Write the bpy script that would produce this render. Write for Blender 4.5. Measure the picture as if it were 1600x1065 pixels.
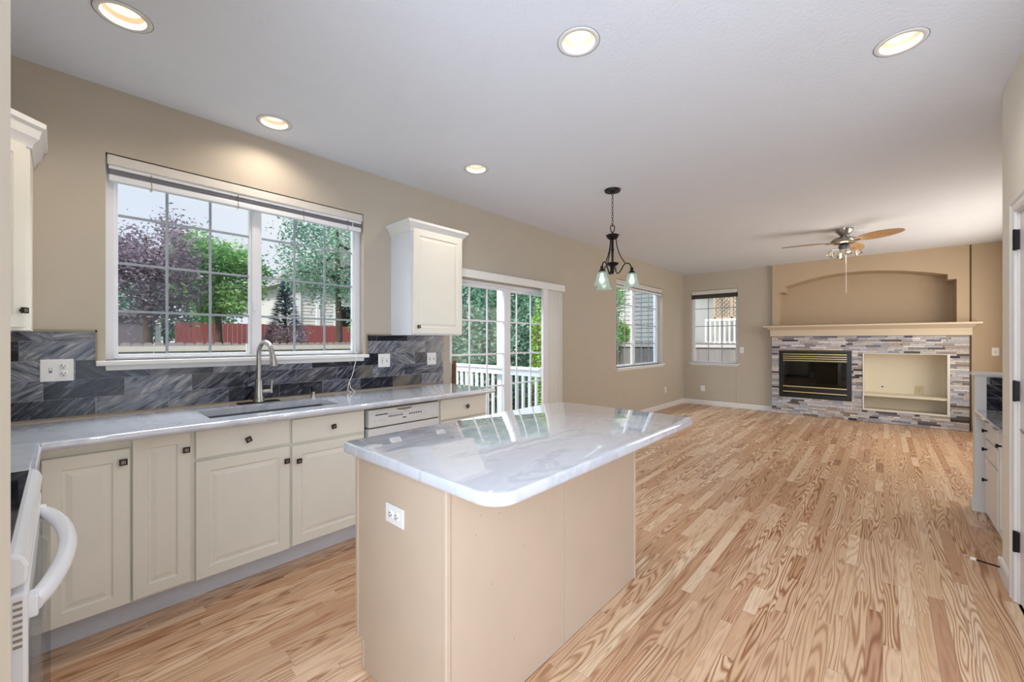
import bpy, math, random
from mathutils import Vector, Matrix
import numpy as np
PI = math.pi
random.seed(7)
S = bpy.context.scene
for o in list(bpy.data.objects): bpy.data.objects.remove(o)
COL = S.collection

# ------------------------------------------------------------------ camera, sky, big lights, exposure
H = 1.325; YAW = math.radians(42.25)          # forward = (cos, sin)
cam = bpy.data.cameras.new('camera'); camo = bpy.data.objects.new('camera', cam); COL.objects.link(camo)
camo.location = (0, 0, H); camo.rotation_euler = (PI/2, 0, YAW - PI/2)
cam.sensor_width = 36; cam.lens = 36*640/1600; cam.clip_start = .03; cam.clip_end = 200
cam.shift_y = -.0001
S.camera = camo
S.view_settings.view_transform = 'Standard'; S.view_settings.look = 'None'
S.view_settings.exposure = 0.0; S.view_settings.gamma = 1; S.view_settings.use_curve_mapping = False
W = bpy.data.worlds.new('sky'); S.world = W; W.use_nodes = True
wn = W.node_tree.nodes; wl = W.node_tree.links; wn.clear()
bg = wn.new('ShaderNodeBackground'); wo = wn.new('ShaderNodeOutputWorld')
tcw = wn.new('ShaderNodeTexCoord'); nzw = wn.new('ShaderNodeTexNoise'); crw = wn.new('ShaderNodeValToRGB')
nzw.inputs['Scale'].default_value = 2.2; nzw.inputs['Detail'].default_value = 5
crw.color_ramp.elements[0].position = .35; crw.color_ramp.elements[0].color = (.66, .73, .84, 1)
crw.color_ramp.elements[1].position = .65; crw.color_ramp.elements[1].color = (.80, .83, .88, 1)
wl.new(tcw.outputs['Generated'], nzw.inputs['Vector']); wl.new(nzw.outputs['Fac'], crw.inputs['Fac'])
wl.new(crw.outputs['Color'], bg.inputs['Color']); bg.inputs['Strength'].default_value = 1.14
wl.new(bg.outputs[0], wo.inputs[0])

def area(name, loc, rot, sx, sy, power, color, shape='RECTANGLE', spread=PI):
    l = bpy.data.lights.new(name, 'AREA'); l.shape = shape; l.size = sx; l.size_y = sy
    l.energy = power; l.color = color; l.spread = spread
    o = bpy.data.objects.new(name, l); COL.objects.link(o); o.location = loc; o.rotation_euler = rot
    return o
# fill lamps added out of frame, in made-up openings behind and beside the camera
area('rear_fill_lamp', (1.2, -3.62, 1.35), (PI/2+.12, 0, 0), 3.4, 2.2, 24, (.74, .86, 1.0))
area('left_fill_lamp', (-.66, -.50, 1.35), (PI/2+.15, 0, -PI/2), 2.0, 2.0, 112, (.76, .86, 1.0))
area('side_fill_lamp', (7.0, -1.45, 1.5), (PI/2, 0, 0), 2.6, 1.5, 58, (1.0, .90, .78))
# added lamps outside, above view, standing in for sky light through windows and door
area('sky_fill_sink_window', (1.0, 4.6, 3.9), (math.radians(-42), 0, 0), 2.4, 1.2, 170, (.80, .90, 1.0))
area('sky_fill_sliding_door', (3.5, 4.8, 3.9), (math.radians(-42), 0, 0), 2.2, 1.2, 200, (.82, .91, 1.0))
area('sky_fill_living_window', (7.0, 4.6, 3.9), (math.radians(-42), 0, 0), 2.2, 1.2, 190, (.86, .93, 1.0))
sun = bpy.data.lights.new('sun', 'SUN'); sun.energy = 4.6; sun.angle = math.radians(12); sun.color = (1, .95, .88)
suno = bpy.data.objects.new('sun', sun); COL.objects.link(suno); suno.rotation_euler = (math.radians(44), 0, math.radians(-62))

# ------------------------------------------------------------------ materials
def lin(c):
    return tuple(((v/255)/12.92 if v/255 <= .04045 else ((v/255+.055)/1.055)**2.4) for v in c)
class NT:
    def __init__(s, name):
        s.m = bpy.data.materials.new(name); s.m.use_nodes = True
        s.n = s.m.node_tree.nodes; s.l = s.m.node_tree.links
        s.b = s.n['Principled BSDF']; s.out = s.n['Material Output']
    def nd(s, t, **k):
        n = s.n.new(t)
        for a, v in k.items():
            if a in ('operation', 'blend_type', 'data_type', 'attribute_name', 'noise_dimensions', 'feature', 'wave_type', 'vector_type'): setattr(n, a, v)
        return n
    def math(s, op, a, b=None, clamp=False, c=None):
        n = s.n.new('ShaderNodeMath'); n.operation = op; n.use_clamp = clamp
        for i, v in enumerate((a, b, c)):
            if v is None: continue
            if isinstance(v, (int, float)): n.inputs[i].default_value = v
            else: s.l.new(v, n.inputs[i])
        return n.outputs[0]
    def ramp(s, fac, stops):
        n = s.n.new('ShaderNodeValToRGB'); r = n.color_ramp
        while len(r.elements) < len(stops): r.elements.new(.5)
        for e, (p, c) in zip(r.elements, stops):
            e.position = p; e.color = (*c, 1) if len(c) == 3 else c
        s.l.new(fac, n.inputs['Fac']); return n.outputs['Color']
    def mix(s, fac, a, b, mode='MIX'):
        n = s.n.new('ShaderNodeMix'); n.data_type = 'RGBA'; n.blend_type = mode
        for i, v in ((0, fac), (6, a), (7, b)):
            if isinstance(v, (int, float)): n.inputs[i].default_value = v
            elif isinstance(v, tuple): n.inputs[i].default_value = (*v, 1)
            else: s.l.new(v, n.inputs[i])
        return n.outputs[2]
    def noise(s, vec, scale, detail=3, rough=.5, dist=0):
        n = s.n.new('ShaderNodeTexNoise'); n.inputs['Scale'].default_value = scale
        n.inputs['Detail'].default_value = detail; n.inputs['Roughness'].default_value = rough
        n.inputs['Distortion'].default_value = dist
        if vec is not None: s.l.new(vec, n.inputs['Vector'])
        return n.outputs['Fac']
    def mapping(s, vec, scale=(1, 1, 1), rot=(0, 0, 0), loc=(0, 0, 0)):
        n = s.n.new('ShaderNodeMapping'); n.inputs['Scale'].default_value = scale
        n.inputs['Rotation'].default_value = rot; n.inputs['Location'].default_value = loc
        s.l.new(vec, n.inputs['Vector']); return n.outputs[0]
    def coord(s, which='Object'):
        return s.n.new('ShaderNodeTexCoord').outputs[which]
    def bump(s, h, strength=.2, dist=.01):
        n = s.n.new('ShaderNodeBump'); n.inputs['Strength'].default_value = strength; n.inputs['Distance'].default_value = dist
        s.l.new(h, n.inputs['Height']); s.l.new(n.outputs[0], s.b.inputs['Normal'])
    def base(s, c):
        if isinstance(c, tuple): s.b.inputs['Base Color'].default_value = (*c, 1)
        else: s.l.new(c, s.b.inputs['Base Color'])
def plain(name, rgb, rough=.5, metal=0, var=.04, bump=0, bscale=200, spec=.5):
    t = NT(name); c = lin(rgb)
    f = t.noise(t.coord(), 6, 3)
    t.base(t.mix(t.ramp(f, [(.3, (0, 0, 0)), (.7, (1, 1, 1))]), tuple(v*(1-var) for v in c), tuple(min(1, v*(1+var)) for v in c)))
    t.b.inputs['Roughness'].default_value = rough; t.b.inputs['Metallic'].default_value = metal
    t.b.inputs['Specular IOR Level'].default_value = spec
    if bump: t.bump(t.noise(t.coord(), bscale, 2), bump, .004)
    return t.m
def emit(name, rgb, strength):
    t = NT(name); c = lin(rgb); t.base(c)
    t.b.inputs['Emission Color'].default_value = (*c, 1); t.b.inputs['Emission Strength'].default_value = strength
    return t.m
M = {}
M['wall'] = plain('wall_paint', (190, 181, 166), .85, var=.015, bump=.25, bscale=90, spec=.2)
M['wall_tan'] = plain('wall_paint_tan', (194, 174, 148), .85, var=.015, bump=.25, bscale=90, spec=.2)
M['ceiling'] = plain('ceiling_paint', (224, 230, 240), .9, var=.01, bump=.35, bscale=60, spec=.2)
M['trim'] = plain('white_trim_paint', (228, 228, 226), .4, var=.01)
M['cab'] = plain('cream_cabinet_paint', (232, 230, 218), .42, var=.015)
M['cabw'] = plain('white_cabinet_side', (222, 226, 232), .42, var=.01)
M['island'] = plain('island_tan_paint', (198, 179, 158), .5, var=.02)
M['mantel'] = plain('mantel_paint', (210, 196, 174), .5, var=.01)
M['nichew'] = plain('niche_cream_paint', (226, 218, 198), .6, var=.01)
M['grid'] = plain('backlit_grey_glazing_bar', (150, 160, 170), .4, var=.01)  # bars greyed to put their backlit darkness into the colour
M['vinyl'] = plain('white_vinyl', (228, 231, 236), .35, var=.01)
M['white'] = plain('white_enamel', (232, 234, 238), .18, var=.005)
M['plate'] = plain('white_plastic_plate', (236, 236, 234), .35, var=.005)
M['slot'] = plain('dark_slots', (40, 38, 36), .6)
M['knob'] = plain('dark_bronze_knob', (52, 40, 36), .35, .7)
M['knobface'] = plain('brushed_knob_face', (130, 118, 112), .4, .6)
M['bronze'] = plain('oil_rubbed_bronze', (30, 28, 32), .4, .6)
M['nickel'] = plain('brushed_nickel', (178, 176, 172), .28, 1.0)
M['steel'] = plain('stainless_steel', (112, 114, 118), .42, .75)
M['gold'] = plain('brass_louvre', (214, 196, 140), .3, .9)
M['black'] = plain('black_enamel', (14, 13, 14), .3)
M['blackglass'] = plain('black_glass', (12, 14, 20), .05)
M['kick'] = plain('white_kick_board', (205, 207, 214), .5)
M['caulk'] = plain('beige_caulk', (150, 136, 116), .7)
M['gap'] = plain('shadow_gap', (112, 92, 70), .8)
M['wood_dark'] = plain('brown_wood', (120, 84, 48), .5, var=.2)
M['siding'] = plain('pale_siding', (206, 206, 204), .8)
M['roof'] = plain('grey_roof', (150, 150, 150), .9)
M['deck'] = plain('grey_deck_boards', (150, 148, 150), .8, var=.15)
M['grass'] = plain('lawn', (96, 112, 66), .95, var=.3)
M['bark'] = plain('bark', (84, 70, 62), .9, var=.2)
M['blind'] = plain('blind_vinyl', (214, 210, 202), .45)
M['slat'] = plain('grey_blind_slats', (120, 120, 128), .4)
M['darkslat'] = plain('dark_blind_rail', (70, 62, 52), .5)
t = NT('vertical_blind_fabric'); t.base(lin((250, 246, 236))); t.b.inputs['Roughness'].default_value = .7
tl = t.n.new('ShaderNodeBsdfTranslucent'); tl.inputs[0].default_value = (*lin((240, 234, 220)), 1); mx = t.n.new('ShaderNodeMixShader'); mx.inputs[0].default_value = .2
t.l.new(t.b.outputs[0], mx.inputs[1]); t.l.new(tl.outputs[0], mx.inputs[2]); t.l.new(mx.outputs[0], t.out.inputs[0]); M['vane'] = t.m
M['almond'] = plain('almond_plastic', (206, 192, 158), .5)
M['pantry'] = plain('whitened_cream_wall_paint', (236, 232, 220), .8, var=.01, bump=.2, bscale=90, spec=.2)  # cream, whitened to stand in for missing window light on the wall
M['dwwhite'] = plain('off_white_appliance', (226, 228, 224), .35, var=.005)
M['canlens'] = emit('downlight_lens', (255, 238, 214), .85)
M['baffle'] = emit('lit_baffle', (236, 218, 194), .12)
M['bulb'] = emit('bulb_glow', (255, 250, 235), 1.6)

def glass_mat(name, tint=(1, 1, 1), refl=.05, rough=0.0):
    t = NT(name); t.n.remove(t.b)
    tr = t.n.new('ShaderNodeBsdfTransparent'); tr.inputs[0].default_value = (*tint, 1)
    gl = t.n.new('ShaderNodeBsdfGlossy'); gl.inputs['Roughness'].default_value = rough
    mx = t.n.new('ShaderNodeMixShader'); fr = t.n.new('ShaderNodeLayerWeight'); fr.inputs['Blend'].default_value = .5
    t.l.new(t.math('MULTIPLY_ADD', t.math('POWER', fr.outputs['Facing'], 5), .5 if refl else 0, True, refl), mx.inputs[0]); t.l.new(tr.outputs[0], mx.inputs[1]); t.l.new(gl.outputs[0], mx.inputs[2])
    t.l.new(mx.outputs[0], t.out.inputs[0]); return t.m
M['glass'] = glass_mat('window_glass', (.98, .985, .985), .012)
M['screen'] = glass_mat('insect_screen', (.70, .74, .78), .0)
M['ovenglass'] = glass_mat('clear_guard', (.80, .82, .84), .06)
t = NT('frosted_shade_glass'); t.base(lin((196, 212, 206))); t.b.inputs['Roughness'].default_value = .25
t.b.inputs['Transmission Weight'].default_value = .8; t.b.inputs['IOR'].default_value = 1.1; t.b.inputs['Emission Color'].default_value = (*lin((230, 240, 232)), 1); t.b.inputs['Emission Strength'].default_value = .10
M['shade'] = t.m

# oak strip floor: every plank has its own uv patch and tint
t = NT('oak_strip_floor'); uv = t.coord('UV')
at = t.nd('ShaderNodeAttribute', attribute_name='tint'); sep = t.n.new('ShaderNodeSeparateColor'); t.l.new(at.outputs['Color'], sep.inputs[0])
st = t.mapping(uv, (1.05, 13, 1)); f1 = t.noise(st, 1.0, 1.2, .45, .25)
rings = t.math('SINE', t.math('MULTIPLY', f1, 88.0))
rings = t.math('MULTIPLY_ADD', rings, .5, c=.5)
fine = t.noise(t.mapping(uv, (9, 420, 1)), 1.0, 3, .6)
basec = t.ramp(sep.outputs[0], [(0, lin((164, 118, 84))), (.15, lin((202, 160, 122))), (.5, lin((220, 186, 150))), (.8, lin((233, 205, 172))), (1, lin((242, 220, 190)))])
redd = t.mix(sep.outputs[1], basec, lin((210, 168, 142)))
basec = t.mix(.35, basec, redd)
dark = t.mix(1.0, basec, lin((176, 138, 108)), 'MULTIPLY')
ringmask = t.math('MULTIPLY', t.math('POWER', rings, 1.8), t.math('MULTIPLY_ADD', sep.outputs[2], .85, c=.15))
c = t.mix(ringmask, basec, dark)
c = t.mix(t.math('MULTIPLY', t.ramp(fine, [(.45, (0, 0, 0)), (.75, (1, 1, 1))]), .35), c, dark)
big = t.noise(t.mapping(uv, (1.2, 9, 1)), 1.0, 2)
kn = t.ramp(t.noise(t.mapping(uv, (5, 22, 1)), 1.0, 1), [(.76, (0, 0, 0)), (.82, (1, 1, 1))])
c = t.mix(t.math('MULTIPLY', kn, .6), c, lin((96, 62, 42)))
t.base(c); t.b.inputs['Roughness'].default_value = .33
t.bump(rings, .03, .002)
M['floor'] = t.m
# grey marble wall tile
t = NT('grey_marble_tile'); uv = t.coord('UV')
at = t.nd('ShaderNodeAttribute', attribute_name='tint'); sep = t.n.new('ShaderNodeSeparateColor'); t.l.new(at.outputs['Color'], sep.inputs[0])
st = t.mapping(uv, (4.5, 30, 1)); f = t.noise(st, 1.1, 8, .72, 1.3)
f = t.math('ADD', f, t.math('MULTIPLY_ADD', sep.outputs[0], .22, c=-.13))
c = t.ramp(f, [(.34, lin((20, 23, 34))), (.43, lin((50, 55, 68))), (.49, lin((92, 97, 110))), (.57, lin((118, 122, 132))), (.68, lin((172, 170, 168)))])
warm = t.noise(t.mapping(uv, (2, 5, 1)), 1, 2)
c = t.mix(t.math('MULTIPLY', t.ramp(warm, [(.5, (0, 0, 0)), (.75, (1, 1, 1))]), sep.outputs[1]), c, lin((140, 130, 118)))
t.base(c); t.b.inputs['Roughness'].default_value = .16; M['tile'] = t.m
M['grout'] = plain('grout', (150, 152, 158), .8)
# ledger stone
t = NT('ledger_stone')
at = t.nd('ShaderNodeAttribute', attribute_name='tint')
c = t.mix(t.ramp(t.noise(t.mapping(t.coord(), (2, 14, 30)), 3.2, 6, .8), [(.48, (0, 0, 0)), (.72, (.85, .85, .85))]), at.outputs['Color'], lin((96, 90, 92)))
t.base(c); t.b.inputs['Roughness'].default_value = .75; t.bump(t.noise(t.coord(), 45, 4), .5, .006); M['stone'] = t.m
# white quartz/marble
def marble(name, a, b, veins):
    t = NT(name); co = t.coord()
    f = t.noise(t.mapping(co, (1.4, 3.2, 1), (0, 0, .5)), 1.7, 6, .6, 1.0)
    v = t.ramp(f, [(.40, a), (.5, b), (.56, veins), (.60, b), (.72, a)])
    g = t.noise(t.mapping(co, (3, 9, 1), (0, 0, .3)), 2.4, 4, .55, .6)
    v = t.mix(t.math('MULTIPLY', t.ramp(g, [(.58, (0, 0, 0)), (.72, (1, 1, 1))]), .55), v, veins)
    t.base(v); t.b.inputs['Roughness'].default_value = .04; t.b.inputs['Specular IOR Level'].default_value = .9; t.b.inputs['Coat Weight'].default_value = .6; t.b.inputs['Coat Roughness'].default_value = .01; t.b.inputs['Coat IOR'].default_value = 1.6
    return t.m
M['quartz'] = marble('white_marble_top', lin((200, 204, 213)), lin((205, 209, 217)), lin((188, 193, 203)))
# leaves
def leafmat(name, a, b, c3):
    t = NT(name); at = t.nd('ShaderNodeAttribute', attribute_name='tint'); sep = t.n.new('ShaderNodeSeparateColor'); t.l.new(at.outputs['Color'], sep.inputs[0])
    col = t.ramp(sep.outputs[0], [(0, lin(a)), (.5, lin(b)), (1, lin(c3))]); t.base(col)
    t.b.inputs['Roughness'].default_value = .6
    tl = t.n.new('ShaderNodeBsdfTranslucent'); t.l.new(col, tl.inputs[0]); mx = t.n.new('ShaderNodeMixShader'); mx.inputs[0].default_value = .4
    t.l.new(t.b.outputs[0], mx.inputs[1]); t.l.new(tl.outputs[0], mx.inputs[2]); t.l.new(mx.outputs[0], t.out.inputs[0]); return t.m
M['leaf_green'] = leafmat('green_leaves', (74, 132, 84), (126, 184, 116), (186, 216, 150))
M['leaf_teal'] = leafmat('blue_green_leaves', (82, 138, 128), (130, 178, 156), (192, 216, 192))
M['leaf_plum'] = leafmat('plum_leaves', (104, 94, 114), (146, 132, 150), (196, 186, 200))
M['leaf_blue'] = leafmat('spruce_needles', (92, 120, 138), (128, 154, 170), (170, 190, 200))
M['leaf_lime'] = leafmat('lime_leaves', (110, 160, 60), (150, 190, 80), (190, 214, 120))
# wood fences
def fencemat(name, a, b):
    t = NT(name); co = t.coord()
    f = t.noise(t.mapping(co, (7, 7, .4)), 1.0, 1); g = t.noise(t.mapping(co, (40, 40, 2)), 1.0, 4)
    t.base(t.mix(t.math('MULTIPLY', g, .9), t.mix(f, lin(a), lin(b)), lin(b))); t.b.inputs['Roughness'].default_value = .9; return t.m
M['fence'] = fencemat('weathered_fence', (168, 160, 156), (126, 120, 120))
M['fence_rail'] = fencemat('pale_fence_rail', (214, 208, 202), (188, 182, 178))
M['redfence'] = fencemat('red_stained_fence', (176, 96, 92), (140, 76, 78))
M['greyfence'] = fencemat('grey_boards', (140, 128, 140), (110, 104, 116))
M['lattice'] = plain('tan_lattice', (190, 170, 150), .8)

# ------------------------------------------------------------------ mesh helpers
ORG = {}
def tag(o, label=None, cat=None, group=None, kind=None):
    if label: o['label'] = label
    if cat: o['category'] = cat
    if group: o['group'] = group
    if kind: o['kind'] = kind
    return o
def thing(name, loc, label=None, cat=None, group=None, kind=None):
    o = bpy.data.objects.new(name, None); o.empty_display_size = .05; COL.objects.link(o); o.location = loc
    ORG[o] = Vector(loc); return tag(o, label, cat, group, kind)
class MB:
    def __init__(s): s.v = []; s.f = []; s.uv = None; s.tint = None
    def quad(s, *p):
        i = len(s.v); s.v += [tuple(q) for q in p]; s.f.append(tuple(range(i, i+len(p)))); return s
    def box(s, x0, x1, y0, y1, z0, z1):
        x0, x1 = sorted((x0, x1)); y0, y1 = sorted((y0, y1)); z0, z1 = sorted((z0, z1))
        i = len(s.v)
        s.v += [(x0,y0,z0),(x1,y0,z0),(x1,y1,z0),(x0,y1,z0),(x0,y0,z1),(x1,y0,z1),(x1,y1,z1),(x0,y1,z1)]
        s.f += [tuple(i+k for k in q) for q in ((0,3,2,1),(4,5,6,7),(0,1,5,4),(1,2,6,5),(2,3,7,6),(3,0,4,7))]; return s
    def fbox(s, F, u0, u1, z0, z1, w0, w1):           # box in a face frame
        P = [F(u, z, w) for w in (w0, w1) for (u, z) in ((u0,z0),(u1,z0),(u1,z1),(u0,z1))]
        i = len(s.v); s.v += P; s.f += [tuple(i+k for k in q) for q in ((0,3,2,1),(4,5,6,7),(0,1,5,4),(1,2,6,5),(2,3,7,6),(3,0,4,7))]; return s
    def tube(s, path, r, n=10, cap=True):
        path = [Vector(p) for p in path]; rs = r if isinstance(r, (list, tuple)) else [r]*len(path)
        i0 = len(s.v); prev = None
        for k, p in enumerate(path):
            d = (path[min(k+1, len(path)-1)] - path[max(k-1, 0)]).normalized()
            if prev is None:
                a = Vector((0,0,1)) if abs(d.z) < .9 else Vector((1,0,0)); u = d.cross(a).normalized()
            else: u = (prev - d*prev.dot(d)).normalized()
            prev = u; v = d.cross(u)
            for j in range(n):
                t_ = 2*PI*j/n; s.v.append(tuple(p + (u*math.cos(t_) + v*math.sin(t_))*rs[k]))
        for k in range(len(path)-1):
            for j in range(n):
                a = i0+k*n+j; b = i0+k*n+(j+1) % n; s.f.append((a, b, b+n, a+n))
        if cap:
            s.f.append(tuple(i0+j for j in range(n))[::-1]); e = i0+(len(path)-1)*n; s.f.append(tuple(e+j for j in range(n)))
        return s
    def lathe(s, prof, c=(0,0,0), n=24, axis=None, close=False):
        i0 = len(s.v); A = Matrix.Identity(3) if axis is None else Vector((0,0,1)).rotation_difference(Vector(axis)).to_matrix(); c = Vector(c)
        for (r, z) in prof:
            for j in range(n):
                t_ = 2*PI*j/n; s.v.append(tuple(c + A @ Vector((r*math.cos(t_), r*math.sin(t_), z))))
        for k in range(len(prof)-1):
            for j in range(n):
                a = i0+k*n+j; b = i0+k*n+(j+1) % n; s.f.append((a, b, b+n, a+n))
        if prof[0][0] > 1e-4 and not close: s.f.append(tuple(i0+j for j in range(n))[::-1])
        if prof[-1][0] > 1e-4 and not close: e = i0+(len(prof)-1)*n; s.f.append(tuple(e+j for j in range(n)))
        return s
    def prism(s, pts, fn, w0, w1):                    # polygon pts (u,z) extruded from w0 to w1 through fn(u,z,w)
        i = len(s.v); n = len(pts)
        s.v += [tuple(fn(u, z, w0)) for u, z in pts] + [tuple(fn(u, z, w1)) for u, z in pts]
        s.f.append(tuple(range(i, i+n))[::-1]); s.f.append(tuple(range(i+n, i+2*n)))
        for k in range(n): s.f.append((i+k, i+(k+1) % n, i+n+(k+1) % n, i+n+k))
        return s
    def build(s, name, mat, parent=None, bevel=0, smooth=None, seg=2, org=None):
        import bmesh
        O = org if org is not None else (ORG.get(parent, Vector((0,0,0))) if parent else Vector((0,0,0)))
        me = bpy.data.meshes.new(name); v = [(a[0]-O[0], a[1]-O[1], a[2]-O[2]) for a in s.v]
        me.from_pydata(v, [], s.f); me.materials.append(mat)
        if s.uv is not None:
            ul = me.uv_layers.new(name='UVMap'); ul.data.foreach_set('uv', np.array(s.uv, dtype=np.float32).ravel())
        if s.tint is not None:
            ca = me.color_attributes.new('tint', 'FLOAT_COLOR', 'CORNER'); ca.data.foreach_set('color', np.array(s.tint, dtype=np.float32).ravel())
        if s.uv is None and s.tint is None:
            bm = bmesh.new(); bm.from_mesh(me); bmesh.ops.recalc_face_normals(bm, faces=bm.faces); bm.to_mesh(me); bm.free()
        if smooth:
            me.shade_smooth(); me.set_sharp_from_angle(angle=math.radians(smooth))
        me.update()
        o = bpy.data.objects.new(name, me); COL.objects.link(o)
        if bevel:
            b = o.modifiers.new('bevel', 'BEVEL'); b.width = bevel; b.segments = seg; b.limit_method = 'ANGLE'; b.angle_limit = .6
        if parent is not None:
            o.parent = parent; ORG[o] = O
        else:
            o.location = O; ORG[o] = Vector(O)
        return o
def frame(O, U, N):
    O = Vector(O); U = Vector(U).normalized(); N = Vector(N).normalized()
    return lambda u, z, w: tuple(O + U*u + Vector((0,0,z)) + N*w)
FS = frame((0, 3.2, 0), (1,0,0), (0,-1,0))            # window wall face, w out into the room
def raised(F, u0, u1, z0, z1, w, th=.02, rail=.055):
    """raised panel front as one closed shell"""
    m = MB(); g = min(rail, (u1-u0)*.24, (z1-z0)*.3)
    L = [(0, -th), (0, -.003), (.003, 0), (g, 0), (g+.006, -.007), (g+.014, -.007), (g+.034, -.0015)]
    rings = []
    for ins, d in L:
        i = len(m.v); m.v += [F(a, b, w+d) for a, b in ((u0+ins, z0+ins), (u1-ins, z0+ins), (u1-ins, z1-ins), (u0+ins, z1-ins))]; rings.append(i)
    for a, b in zip(rings, rings[1:]):
        for k in range(4): m.f.append((a+k, a+(k+1) % 4, b+(k+1) % 4, b+k))
    m.f.append(tuple(rings[0]+k for k in (3,2,1,0))); m.f.append(tuple(rings[-1]+k for k in range(4)))
    return m
def slab(F, u0, u1, z0, z1, w, th=.02):
    m = MB(); m.fbox(F, u0, u1, z0, z1, w-th, w); return m
def knob(F, u, z, w, parent, ang=0, s=.014):
    k = MB(); c = Vector(F(u, z, w)); n = Vector(F(u, z, w+1)) - c
    k.lathe([(.006, 0), (.005, .012), (.008, .016)], c, 10, n)
    ca, sa = math.cos(ang), math.sin(ang)
    def R(a, b, d): return F(u + a*ca - b*sa, z + a*sa + b*ca, w+d)
    k.fbox(R, -s, s, -s, s, .014, .024)
    o = k.build('knob', M['knob'], parent, bevel=.003)
    f = MB(); f.fbox(R, -s*.55, s*.55, -s*.55, s*.55, .0235, .0252); f.build('knob_face', M['knobface'], o)
    return o
def walls(name, F, u0, u1, z0, z1, holes, th, mat, parent=None, rev=None):
    """wall slab with rectangular holes; w from 0 (room face) to -th"""
    us = sorted({u0, u1, *[h[0] for h in holes], *[h[1] for h in holes]}); zs = sorted({z0, z1, *[h[2] for h in holes], *[h[3] for h in holes]})
    m = MB()
    for a, b in zip(us, us[1:]):
        for c, d in zip(zs, zs[1:]):
            if any(h[0]-1e-6 <= a and b <= h[1]+1e-6 and h[2]-1e-6 <= c and d <= h[3]+1e-6 for h in holes): continue
            for w in (0, -th): m.quad(F(a, c, w), F(b, c, w), F(b, d, w), F(a, d, w))
    for h in list(holes)+[(u0, u1, z0, z1)]:
        a, b, c, d = h[:4]
        for p, q in (((a,c),(b,c)), ((b,c),(b,d)), ((b,d),(a,d)), ((a,d),(a,c))):
            m.quad(F(*p, 0), F(*q, 0), F(*q, -th), F(*p, -th))
    o = m.build(name, mat, parent); o['kind'] = 'structure' if parent is None else None
    if parent is not None: del o['kind']
    return o

# ------------------------------------------------------------------ room shell
D = 3.2; ZC = 2.738; XW = 9.0
# floor planks
m = MB(); m.uv = []; m.tint = []
row = 0; y = -4.0; pw = .0572
while y < D:
    x = -1.0 - random.random(); y1 = min(y+pw, D)
    while x < XW+.2:
        L = random.choice((.3, .42, .55, .7, .85, 1.05, 1.3))*random.uniform(.85, 1.15); x1 = min(x+L, XW+.2)
        g = .0005; a = max(x, -.7)
        if x1 > a:
            m.quad((a+g, y+g, 0), (x1-g, y+g, 0), (x1-g, y1-g, 0), (a+g, y1-g, 0))
            ou, ov = random.random()*50, random.random()*50
            m.uv += [(ou, ov), (ou+x1-a, ov), (ou+x1-a, ov+pw), (ou, ov+pw)]
            r = random.betavariate(2.0, 1.8); c_ = (r, random.random()**1.5, random.random(), 1); m.tint += [c_]*4
        x = x1
    y = y1
i0 = len(m.v)
m.quad((-.7,-4,-.004),(XW+.2,-4,-.004),(XW+.2,D,-.004),(-.7,D,-.004)); m.uv += [(0,0)]*4; m.tint += [(0,.3,0,1)]*4
m.quad((-.7,-4,-.1),(-.7,D,-.1),(XW+.2,D,-.1),(XW+.2,-4,-.1)); m.uv += [(0,0)]*4; m.tint += [(0,.3,0,1)]*4
fl = m.build('floor', M['floor']); fl['kind'] = 'structure'

CANS = [(.183, 2.452), (.93, 2.925), (2.293, 2.481), (1.646, 1.07), (2.676, -.058)]
FC = lambda u, z, w: (u, z, ZC - w)
hs = .12
cl = MB()
xs = sorted({-.7, XW+.2, *[c[0]-hs for c in CANS], *[c[0]+hs for c in CANS]}); ys = sorted({-4.0, D, *[c[1]-hs for c in CANS], *[c[1]+hs for c in CANS]})
def inhole(a, b, c, d): return any(h[0]-hs-1e-6 <= a and b <= h[0]+hs+1e-6 and h[1]-hs-1e-6 <= c and d <= h[1]+hs+1e-6 for h in CANS)
for a, b in zip(xs, xs[1:]):
    for c, d in zip(ys, ys[1:]):
        if inhole(a, b, c, d): continue
        cl.quad((a,c,ZC),(a,d,ZC),(b,d,ZC),(b,c,ZC))
for cx, cy in CANS:
    N = 40; i = len(cl.v)
    for k in range(N):
        t_ = 2*PI*k/N; ux, uy = math.cos(t_), math.sin(t_); q = hs/max(abs(ux), abs(uy))
        cl.v += [(cx+.078*ux, cy+.078*uy, ZC), (cx+q*ux, cy+q*uy, ZC)]
    for k in range(N):
        a = i+2*k; b = i+2*((k+1) % N); cl.f.append((a, a+1, b+1, b))
cl.quad((-.7,-4,ZC+.2),(XW+.2,-4,ZC+.2),(XW+.2,D,ZC+.2),(-.7,D,ZC+.2))
cl.build('ceiling', M['ceiling'])['kind'] = 'structure'
# window wall
WIN1 = (.166, 1.689, 1.215, 2.375); SL = (2.60, 4.34, 0.0, 1.965); WIN2 = (6.03, 7.90, .885, 2.335)
walls('wall_sink', FS, -.85, XW+.2, 0, ZC, [WIN1, SL, WIN2], .16, M['wall'])
FX = frame((XW, 0, 0), (0,1,0), (-1,0,0))
WIN3 = (2.14, 3.035, .87, 2.375)
walls('wall_far', FX, -1.6, D+.16, 0, ZC, [WIN3, (-.85, 1.5, 0, 2.6)], .16, M['wall'])
FL = frame((-.69, 0, 0), (0,1,0), (1,0,0))
walls('wall_left', FL, -4, D+.16, 0, ZC, [(-1.55, .55, .3, 2.4)], .16, M['wall'])
FB = frame((0, -3.7, 0), (1,0,0), (0,1,0))
walls('wall_rear', FB, -.85, 3.6, 0, ZC, [(-.5, 3.0, .2, 2.5)], .16, M['wall'])
FR = frame((0, -1.35, 0), (1,0,0), (0,1,0))
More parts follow.
